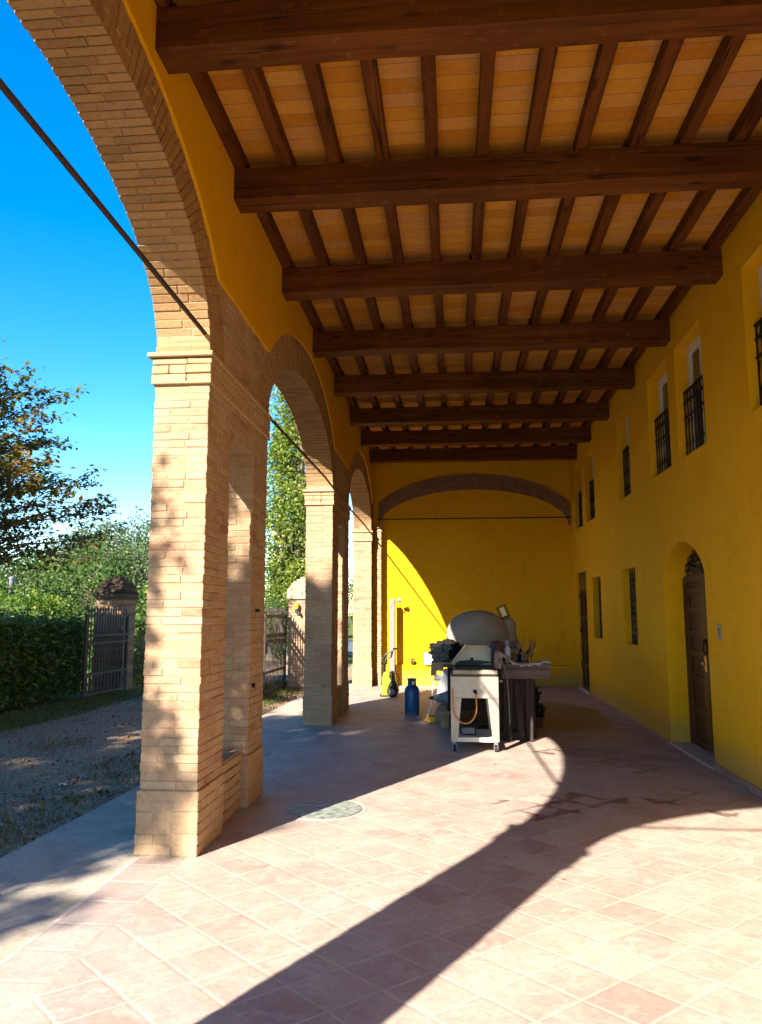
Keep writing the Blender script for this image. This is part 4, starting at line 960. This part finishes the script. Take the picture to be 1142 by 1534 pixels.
m = MB(); m.tube([(.245, Y0 - .045, .67)] + [(.115 + .135 * math.cos(w) , Y0 - .05 - .02 * math.sin(w * 2), .52 - .19 * math.sin(w) * 1.0) for w in [math.pi * k / 14 for k in range(0, 15)]] + [(-.025, Y0 - .02, .70), (-.02, Y0 + .1, .80)], .0085, 8)
m.build('gas_hose', M_orange, t, True)
m = MB()
for x in (X0 + .03, X1 - .03):
    for z in (.635, .835): m.blob((x, Y0 - .001, z), (.006, .004, .006), 1, 0, 1)
m.box(X0 + .006, X1 - .006, Y0 - .0015, Y0 + .001, .612, .615); m.build('rivets', M_galv, t)
m = MB(); m.tube([(X1 + .001, Y0 + .1, .80), (X1 + .04, Y0 + .1, .80), (X1 + .04, Y0 + .6, .80), (X1 + .001, Y0 + .6, .80)], .010, 8); m.build('side_handle', M_galv, t, True)
# box on the shelf
t = thing('battery_box', (.16, 9.62, .137), 'black plastic box lying on the lower shelf of the grill cart', 'box')
m = MB(); m.box(.06, .25, 9.5, 9.72, .138, .24); m.build('case', M_black, t, bevel=.012); m = MB(); m.box(.08, .23, 9.485, 9.499, .155, .225); m.build('front_plate', M_galv, t, bevel=.003)
# oven stand
t = thing('oven_stand', (.48, 10.6, 0), 'dark wooden stand with a weathered top carrying the oven', 'stand')
sx0, sx1, sy0, sy1, st = -.10, .98, 10.05, 12.75, .90
m = MB(); m.box(sx0 - .18, sx1 + .02, sy0 - .02, sy1, st, st + .055); m.build('top', M_greywood, t, bevel=.006)
for x, y in ((sx0, sy0 + .9), (sx0 + .02, sy1 - .1), (.62, sy0), (sx1 - .08, sy0), (sx1 - .08, sy1 - .1)):
    m = MB(); m.box(x, x + .085, y, y + .085, 0, st - .001); m.build('leg', M_darkwood, t, bevel=.004)
m = MB()
for k in range(5): m.box(.56 + k * .083, .635 + k * .083, sy0 + .1, sy0 + .125, .1, st - .12)
m.box(.5, sx1, sy0 + .09, sy0 + .13, st - .12, st - .002); m.box(.5, sx1, sy0 + .06, sy0 + .1, .52, .6); m.box(.5, sx1, sy0 + .02, sy0 + .09, .02, .10)
m.build('slatted_panel', M_darkwood, t)
m = MB(); m.box(sx0 + .02, sx1 - .1, sy0 + .15, sy1 - .12, .16, .2); m.build('lower_shelf', M_darkwood, t)
m = MB(); m.box(sx1 - .02, sx1 + .06, sy0 + .2, sy0 + .29, 0, st - .002); m.box(sx1 + .0, sx1 + .03, sy0 + .3, sy0 + 1.4, .12, st - .05); m.build('side_board', M_darkwood, t)
m = MB(); m.box(sx0 + .1, .5, sy0 + .5, sy0 + .55, .3, .8); m.build('back_board', M_darkwood, t)
# oven
oy = 12.15
t = thing('pizza_oven', (.32, oy, st + .055), 'domed pale grey pizza oven on the dark stand, its left edge in sun', 'oven')
zb = st + .056
m = MB(); m.box(-.12, .80, oy - .5, oy + .5, zb, zb + .06); m.box(-.02, .62, oy - .56, oy - .5, zb + .01, zb + .1); m.build('base_slab', M_greywood, t, bevel=.008)
m = MB(); prof = [(.42, 0), (.46, .06), (.485, .15), (.49, .25), (.475, .35), (.43, .44), (.355, .52), (.245, .585), (.12, .62), (.01, .63)]
m.lathe(prof, (.37, oy, zb + .055), 48, 'z', (1.0, 1.0)); m.build('dome', M_oven, t, True)
m = MB(); m.lathe([(.15, 0), (.16, .1), (.15, .38), (.11, .45), (.05, .48)], (.82, oy + .05, zb + .09), 28); m.build('flue_neck', M_oven, t, True)
# lantern on the oven
t = thing('lantern', (.66, oy, 1.6), 'small dark metal and glass lantern tilted on the oven flue', 'lantern')
Mr = Matrix.Translation((.80, oy, 1.535)) @ Matrix.Rotation(R(-22), 4, 'Y')
m = MB()
for a, b in ((-.07, -.07), (.06, -.07), (-.07, .06), (.06, .06)): m.box(a, a + .014, b, b + .014, 0, .17, Mr)
m.box(-.075, .077, -.075, .077, -.012, .003, Mr); m.box(-.075, .077, -.075, .077, .17, .185, Mr); m.build('cage', M_rust, t)
m = MB(); m.box(-.03, .03, -.062, -.056, .02, .15, Mr); m.build('glass', M_white2, t)
# things on the stand
t = thing('enamel_pot', (.56, 10.25, st + .055), 'round dark brown enamel pot standing against the oven', 'pot')
m = MB(); m.lathe([(.10, 0), (.125, .05), (.13, .14), (.115, .22), (.07, .27), (.02, .285)], (.55, 10.2, zb), 28); m.build('body', M_brownpot, t, True)
m = MB(); m.blob((.55, 10.2, zb + .295), (.02, .02, .02), 1, 0, 2); m.build('knob', M_galv, t, True)
t = thing('plastic_bottle', (.69, 10.15, st + .055), 'pale grey bottle beside the brown pot on the stand', 'bottle')
m = MB(); m.lathe([(.035, 0), (.042, .02), (.042, .17), (.03, .20), (.018, .22)], (.69, 10.15, zb), 20); m.build('body', M_glassy, t, True)
m = MB(); m.lathe([(.03, .22), (.032, .23), (.032, .29), (.025, .295)], (.69, 10.15, zb), 16); m.build('cap', M_galv, t, True)
def heap(nm, c, rad, mt, label, cat, seed, amp=.35, group=None):
    m = MB(); m.blob(c, rad, seed, amp, 4, 2.2, flat=-rad[2] * .75); return tag(m.build(nm, mt, None, True, origin=(c[0], c[1], c[2] - rad[2] * .75)), label, cat, group)
heap('crumpled_cloth', (-.13, 10.35, 1.05), (.17, .2, .12), M_clothgrey, 'crumpled grey cloth on the left end of the stand', 'cloth', 2, .45)
heap('crumpled_cloth', (-.10, 10.6, 1.12), (.21, .2, .11), M_clothpink, 'sunlit pinkish cloth behind the grey one on the stand', 'cloth', 5, .5)
heap('black_bag', (.03, 10.15, 1.06), (.105, .12, .13), M_clothblack, 'black crumpled bag left of the grill hood', 'bag', 8, .5)
t = thing('hanging_board', (-.25, 10.1, .8), 'ragged pale board sticking out at the left end of the stand', 'board')
m = MB(); m.box(-.30, .0, 10.0, 10.45, .945, .965); m.build('plank', M_cardboard, t)
m = MB(); m.jbox(-.30, -.235, 10.0, 10.03, .80, .944, .008); m.jbox(-.23, -.15, 10.0, 10.03, .86, .944, .012); m.build('torn_flap', M_cardboard, t)
# firewood pile on the right
for i, (x, z, r_, dx) in enumerate([(.80, 1.0, .05, .02), (.90, .99, .045, -.02), (.85, 1.085, .045, .03), (.76, 1.09, .04, 0), (.95, 1.06, .035, .05), (.82, 1.16, .035, -.03)]):
    m = MB(); p = [(x - dx + rnd.uniform(-.01, .01), 10.35 + k * .12, z + .01 + rnd.uniform(-.004, .004)) for k in range(5)]
    m.tube(p, [r_ * rnd.uniform(.9, 1.05) for _ in p], 9)
    tag(m.build('firewood_log', M_log, None, True, origin=(x, 10.35, z - r_)), ['log at the bottom left of the small woodpile beside the bottle', 'log at the bottom right of the small woodpile', 'middle log of the small woodpile on the stand', 'log leaning against the oven flue', 'thin log at the right edge of the woodpile', 'topmost log of the small woodpile'][i], 'log', 'firewood on the stand')
# draped board at the right
t = thing('draped_crate', (1.0, 10.0, .76), 'rough wooden crate side with a pale cloth draped over its rim, right of the grill', 'crate')
m = MB(); m.box(.60, 1.21, 9.98, 10.02, .77, .955); m.box(1.17, 1.21, 10.02, 10.5, .77, .955); m.build('planks', M_greywood, t, bevel=.005)
m = MB(); nn = 26
top = [1.08, 1.115, 1.12, 1.105, 1.09, 1.07, 1.045, 1.02, .995, .98, .97, .965, .962, .962, .965, .968, .972, .975, .978, .98, .984, .99, 1.0, 1.01, 1.005, .985]
for k in range(nn):
    x = .50 + (1.22 - .50) * k / (nn - 1); z = top[k]; w = .006 * math.sin(k * 2.1)
    low = z - (.22 if k < 4 else .035 + .012 * math.sin(k * 1.7))
    m.v += [(x, 9.955 + w, low), (x, 9.95 + w, z - .01), (x, 9.99, z + .01), (x, 10.06, z), (x, 10.09, z - .03)]
for k in range(nn - 1):
    for q in range(4): a = k * 5 + q; m.f.append((a, a + 1, a + 6, a + 5))
o = m.build('draped_cloth', M_cloth, t, True); sm = o.modifiers.new('s', 'SOLIDIFY'); sm.thickness = .012
# tongs and poker hanging at the right
t = thing('fire_tools', (.58, 9.98, .3), 'long pale fire iron hanging from the stand beside the grill leg', 'fire iron')
m = MB(); m.tube([(.60, 9.93, 1.0), (.63, 9.93, .92), (.665, 9.94, .75), (.68, 9.95, .5), (.685, 9.96, .16)], .009, 7); m.build('shaft', M_galv, t); m = MB(); m.tube([(.60, 9.93, .98), (.58, 9.93, 1.03), (.56, 9.93, .98)], .009, 7); m.build('hook', M_galv, t)
for i, (x, y, z1, dx, w, lb) in enumerate([(.66, 9.99, .86, .03, .05, 'narrow plank leaning on the stand nearest the grill'), (.80, 9.97, .74, -.05, .07, 'wider plank leaning in the middle of the stand front'), (.93, 9.98, .80, .04, .035, 'thin lath at the right corner of the stand')]):
    m = MB(); m.hexa([(x, y - .06, 0), (x + w, y - .06, 0), (x + w, y - .04, 0), (x, y - .04, 0), (x + dx, y + .03, z1), (x + dx + w, y + .03, z1 - .03), (x + dx + w, y + .05, z1 - .03), (x + dx, y + .05, z1)])
    tag(m.build('leaning_plank', M_darkwood, None, origin=(x, y, 0), bevel=.003), lb, 'plank', 'planks leaning on the stand')
m = MB()
for k in range(26):
    a_z = rnd.uniform(0, 6.28); m.tube([(.92 + rnd.uniform(-.12, .12), 10.6 + rnd.uniform(-.1, .2), st + .06), (.92 + .2 * math.cos(a_z), 10.65 + .12 * math.sin(a_z), st + rnd.uniform(.12, .38))], .006, 4)
tag(m.build('kindling', M_log, None, origin=(.92, 10.65, st + .055)), 'bundle of thin twigs behind the draped cloth', 'kindling')
# under the stand
t = thing('white_sack', (-.16, 11.25, .0), 'white sack leaning against the back leg of the stand, in sun', 'sack')
m = MB(); m.hexa([(-.30, 11.2, .30), (.0, 11.2, .30), (.0, 11.4, .30), (-.28, 11.4, .30), (-.17, 11.22, .80), (.0, 11.22, .80), (.0, 11.34, .80), (-.15, 11.34, .80)]); m.build('bag', M_white2, t, bevel=.03)
m = MB(); m.blob((-.14, 11.3, .15), (.15, .12, .16), 3, .15, 3); m.build('bottom_fold', M_cardboard, t, True)
t = thing('traffic_horn', (-.2, 11.1, .35), 'dark grey funnel lying on its side under the stand', 'funnel')
m = MB(); m.lathe([(.03, -.2), (.05, -.16), (.11, .02), (.13, .1), (.125, .1), (.05, -.1)], (-.10, 11.1, .40), 24, 'x'); m.build('cone', M_galv, t, True); m = MB(); m.lathe([(.02, -.26), (.03, -.2), (.03, -.18)], (-.10, 11.1, .40), 14, 'x'); m.build('spout', M_black, t, True)
t = thing('terracotta_pot', (-.13, 11.0, 0), 'small terracotta pot on the floor by the yellow hose', 'pot')
m = MB(); m.lathe([(.07, 0), (.10, .19), (.115, .195), (.115, .24), (.10, .24), (.085, .2)], (-.13, 11.0, 0), 24); m.build('body', M_cap, t, True); m = MB(); m.lathe([(.09, .19), (.01, .2)], (-.13, 11.0, 0), 20); m.build('soil', M_darkwood, t)
m = MB(); pp = []
for k in range(70):
    w = k * .36; pp.append((-.30 + (.15 - k * .0006) * math.cos(w), 11.6 + (.22 - k * .001) * math.sin(w), .015 + .0009 * k + .004 * math.sin(k)))
m.tube(pp, .011, 7); tag(m.build('garden_hose', M_yhose, None, True, origin=(-.3, 11.6, 0)), 'coiled yellow hose on the floor left of the stand', 'hose')
t = thing('water_tap_hose', (-.33, 11.5, 0), 'thin white tube hanging down to the yellow hose', 'tube')
m = MB(); m.tube([(-.26, 11.35, .63), (-.31, 11.36, .58), (-.325, 11.37, .45), (-.35, 11.4, .25), (-.40, 11.45, .10)], .011, 7); m.build('tube', M_white2, t, True); m = MB(); m.lathe([(.03, -.06), (.045, 0), (.03, .05)], (-.24, 11.35, .66), 14, 'x'); m.build('nozzle', M_glassy, t, True)
for i, (c, rr, lb) in enumerate([((1.10, 11.3, .42), .14, 'dark potted plant on the floor behind the stand'), ((1.16, 11.2, .2), .12, 'lower dark plant in a sagging pot beside the stand')]):
    t = thing('potted_plant', (c[0], c[1], 0), lb, 'potted plant', 'plants behind the stand')
    m = MB(); m.lathe([(.07, .0), (.09, c[2] - .08), (.10, c[2] - .05), (.09, c[2] - .05)], (c[0], c[1], 0), 18); m.build('pot', M_brownpot if i else M_darkwood, t, True)
    k = rg.normal(0, 1, (420, 3)); k = k / np.linalg.norm(k, axis=1)[:, None] * rr * rg.uniform(.4, 1, (420, 1)) + np.array([c[0], c[1], c[2] + .03]); leaves_mesh('foliage', k, .06, M_plantdk, t, flat=.2, aspect=.5, seed=50 + i)
# blue gas bottle
gx_, gy_ = -.68, 12.4
t = thing('gas_bottle', (gx_, gy_, 0), 'blue gas bottle standing on the floor left of the grill', 'gas bottle')
m = MB(); m.lathe([(.105, .03), (.118, .06), (.122, .10), (.122, .33), (.115, .39), (.095, .43), (.06, .455), (.03, .465)], (gx_, gy_, 0), 32); m.build('body', M_blue, t, True)
m = MB(); m.lathe([(.105, 0), (.112, .0), (.112, .05), (.10, .055)], (gx_, gy_, 0), 32); m.build('foot_ring', M_bluedk, t, True)
m = MB(); m.lathe([(.062, .445), (.07, .45), (.066, .53), (.078, .555), (.074, .56), (.05, .55), (.05, .5)], (gx_, gy_, 0), 24); m.build('collar', M_bluedk, t, True)
m = MB(); m.box(gx_ + .005, gx_ + .05, gy_ - .085, gy_ - .06, .47, .52); m.build('valve_tag', M_white2, t, bevel=.008)
m = MB(); m.lathe([(.018, .46), (.018, .53), (.012, .54)], (gx_, gy_, 0), 12); m.build('valve', M_brass, t)
# pressure washer
wx, wy = -1.23, 15.0
t = thing('pressure_washer', (wx, wy, 0), 'lime green and black pressure washer leaning by the far pier', 'pressure washer')
m = MB(); m.prism([(wx - .17, .03), (wx - .04, .03), (wx - .05, .16), (wx - .02, .24), (wx + .02, .30), (wx - .03, .38), (wx + .0, .44), (wx - .07, .475), (wx - .13, .46), (wx - .15, .38), (wx - .165, .2)], wy - .14, wy + .12, 'y'); m.build('body', M_lime, t, bevel=.012)
m = MB(); m.prism([(wx - .06, .05), (wx + .12, .06), (wx + .15, .14), (wx + .13, .24), (wx + .08, .33), (wx + .07, .44), (wx + .05, .48), (wx - .02, .47), (wx - .06, .38), (wx - .03, .28), (wx - .06, .2)], wy - .12, wy + .13, 'y'); m.build('housing', M_black, t, bevel=.012)
m = MB(); m.lathe([(.03, -.02), (.055, -.018), (.06, 0)], (wx + .04, wy - .165, .10), 24, 'y'); m.build('hub_cap', M_galv, t, True)
for dy in (-.15, .15):
    m = MB(); m.lathe([(.05, -.028), (.10, -.024), (.108, 0), (.10, .024), (.05, .028)], (wx + .04, wy + dy, .105), 28, 'y'); m.build('wheel', M_rubber, t, True)
m = MB()
for dy in (-.1, .1): m.tube([(wx - .13, wy + dy, .44), (wx - .12, wy + dy, .62), (wx - .135, wy + dy, .75), (wx - .07, wy + dy, .82), (wx + .03, wy + dy, .85)], .016, 8); m.tube([(wx + .03, wy + dy, .85), (wx + .0, wy + dy, .74), (wx - .08, wy + dy, .72), (wx - .12, wy + dy, .62)], .013, 8)
m.tube([(wx + .03, wy - .1, .85), (wx + .03, wy + .1, .85)], .018, 8); m.build('handle', M_black, t, True)
m = MB(); m.tube([(wx + .07, wy - .12, .25), (wx + .10, wy - .12, .6), (wx + .11, wy - .12, .93)], .008, 6); m.tube([(wx + .05, wy - .12, .9), (wx + .13, wy - .12, .92)], .016, 8); m.build('spray_lance', M_black, t)
m = MB(); m.tube([(wx + .08, wy - .13, .45), (wx + .15, wy - .14, .42), (wx + .18, wy - .13, .34), (wx + .14, wy - .12, .3), (wx + .17, wy - .14, .2)], .009, 6); m.build('hose', M_black, t, True)
m = MB(); m.box(wx - .20, wx - .12, wy - .12, wy + .1, .005, .06); m.build('foot', M_black, t, bevel=.01)
# grey post with spotlight
px_, py_ = -1.36, 17.0
t = thing('grey_post', (px_, py_, 0), 'square grey post with a small spotlight on top, in front of the sunlit wall', 'post')
m = MB(); m.box(px_ - .055, px_ + .055, py_ - .05, py_ + .05, 0, 1.90); m.build('shaft', M_galv, t, bevel=.008)
m = MB(); m.tube([(px_ + .05, py_, 1.84), (px_ + .10, py_, 1.80), (px_ + .12, py_, 1.86)], .012, 7); m.build('bracket', M_galv, t)
m = MB(); m.lathe([(.03, -.05), (.045, .0), (.05, .05)], (px_ + .15, py_, 1.88), 16, 'x'); m.build('spotlight', M_galv, t, True)
# items on the ledge
t = thing('white_box', (-.56, 17.27, .455), 'white box standing on the ledge of the sunlit wall', 'box')
m = MB(); m.box(-.66, -.46, 17.17, 17.29, .456, .70); m.build('case', M_white2, t, bevel=.01); m = MB(); m.box(-.665, -.455, 17.165, 17.292, .701, .72); m.build('lid', M_white2, t)
t = thing('garden_tap', (-.93, 17.27, .47), 'little tap with a dark base on the ledge between post and white box', 'tap')
m = MB(); m.lathe([(.05, .456), (.055, .49), (.04, .53)], (-.90, 17.27, 0), 14); m.build('base', M_iron, t, True); m = MB(); m.tube([(-.96, 17.27, .5), (-.96, 17.27, .58), (-.9, 17.27, .59)], .015, 7); m.build('spout', M_brass, t)
# rounded stone on the far opening sill of middle pier
m = MB(); m.prism([(12.40 + .36 * 0, .46), (12.40, .60)] + [(12.40 + .0 + .30 * math.sin(w), .46 + .22 * math.cos(w)) for w in [math.pi / 2 * k / 8 for k in range(1, 9)]], -2.05, -1.84, 'x')
m.v = [(x, y - .66, z) for x, y, z in m.v]
tag(m.build('stone_block', M_stone, None, bevel=.01, origin=(-1.95, 12.0, .46)), 'pale rounded stone resting on the sill inside the middle pier', 'stone')
# small stones / white scrap on the gravel
m = MB(); m.blob((-3.75, 7.25, -.03), (.04, .035, .012), 2, .3, 2); tag(m.build('paper_scrap', M_white2, None, True, origin=(-3.75, 7.25, -.045)), 'small white scrap lying on the gravel near the pavement', 'scrap')

# ------------------------------------------------------------------ light, sky, camera
el = math.atan(TAN); S = bpy.context.scene
w = bpy.data.worlds.new('World'); S.world = w; w.use_nodes = True; nt = w.node_tree
sky = nt.nodes.new('ShaderNodeTexSky'); sky.sky_type = 'NISHITA'; sky.sun_disc = False
sky.sun_elevation = el; sky.sun_rotation = math.atan2(-SD[0], -SD[1]); sky.air_density = 1.0; sky.dust_density = 0.0; sky.ozone_density = 2.0; sky.altitude = 50
bgn = nt.nodes['Background']; bgn.inputs[1].default_value = 0.105
hs = nt.nodes.new('ShaderNodeHueSaturation'); hs.inputs['Saturation'].default_value = 1.5; hs.inputs['Value'].default_value = 1.0; hs.inputs['Hue'].default_value = .503
L(nt, sky.outputs[0], hs.inputs['Color']); L(nt, hs.outputs[0], bgn.inputs[0])
sd = bpy.data.lights.new('sun', 'SUN'); sd.energy = 5.0; sd.angle = R(.53); sd.color = (1.0, .925, .80)
so = bpy.data.objects.new('sun', sd); C.objects.link(so)
dv = Vector((SD[0] * math.cos(el), SD[1] * math.cos(el), -math.sin(el))); so.rotation_euler = dv.to_track_quat('-Z', 'Y').to_euler(); so.location = (-10, -20, 20)
cam = bpy.data.cameras.new('camera'); co = bpy.data.objects.new('camera', cam); C.objects.link(co); S.camera = co
f = 1140.; p = math.atan(151 / f); a = math.atan(109 * math.cos(p) / f)
F = Vector((-math.sin(a) * math.cos(p), math.cos(a) * math.cos(p), math.sin(p))); Rt = Vector((math.cos(a), math.sin(a), 0)); U = Rt.cross(F)
co.matrix_world = Matrix(((Rt.x, U.x, -F.x, 0), (Rt.y, U.y, -F.y, 0), (Rt.z, U.z, -F.z, 1.6), (0, 0, 0, 1)))
cam.sensor_fit = 'VERTICAL'; cam.sensor_height = 24; cam.lens = 24 * f / 1534; cam.clip_end = 1000; cam.clip_start = .05
S.view_settings.view_transform = 'Standard'; S.view_settings.look = 'None'; S.view_settings.exposure = 1.85; S.view_settings.gamma = 1
S.cycles.max_bounces = 10; S.cycles.diffuse_bounces = 6; S.cycles.use_denoising = True
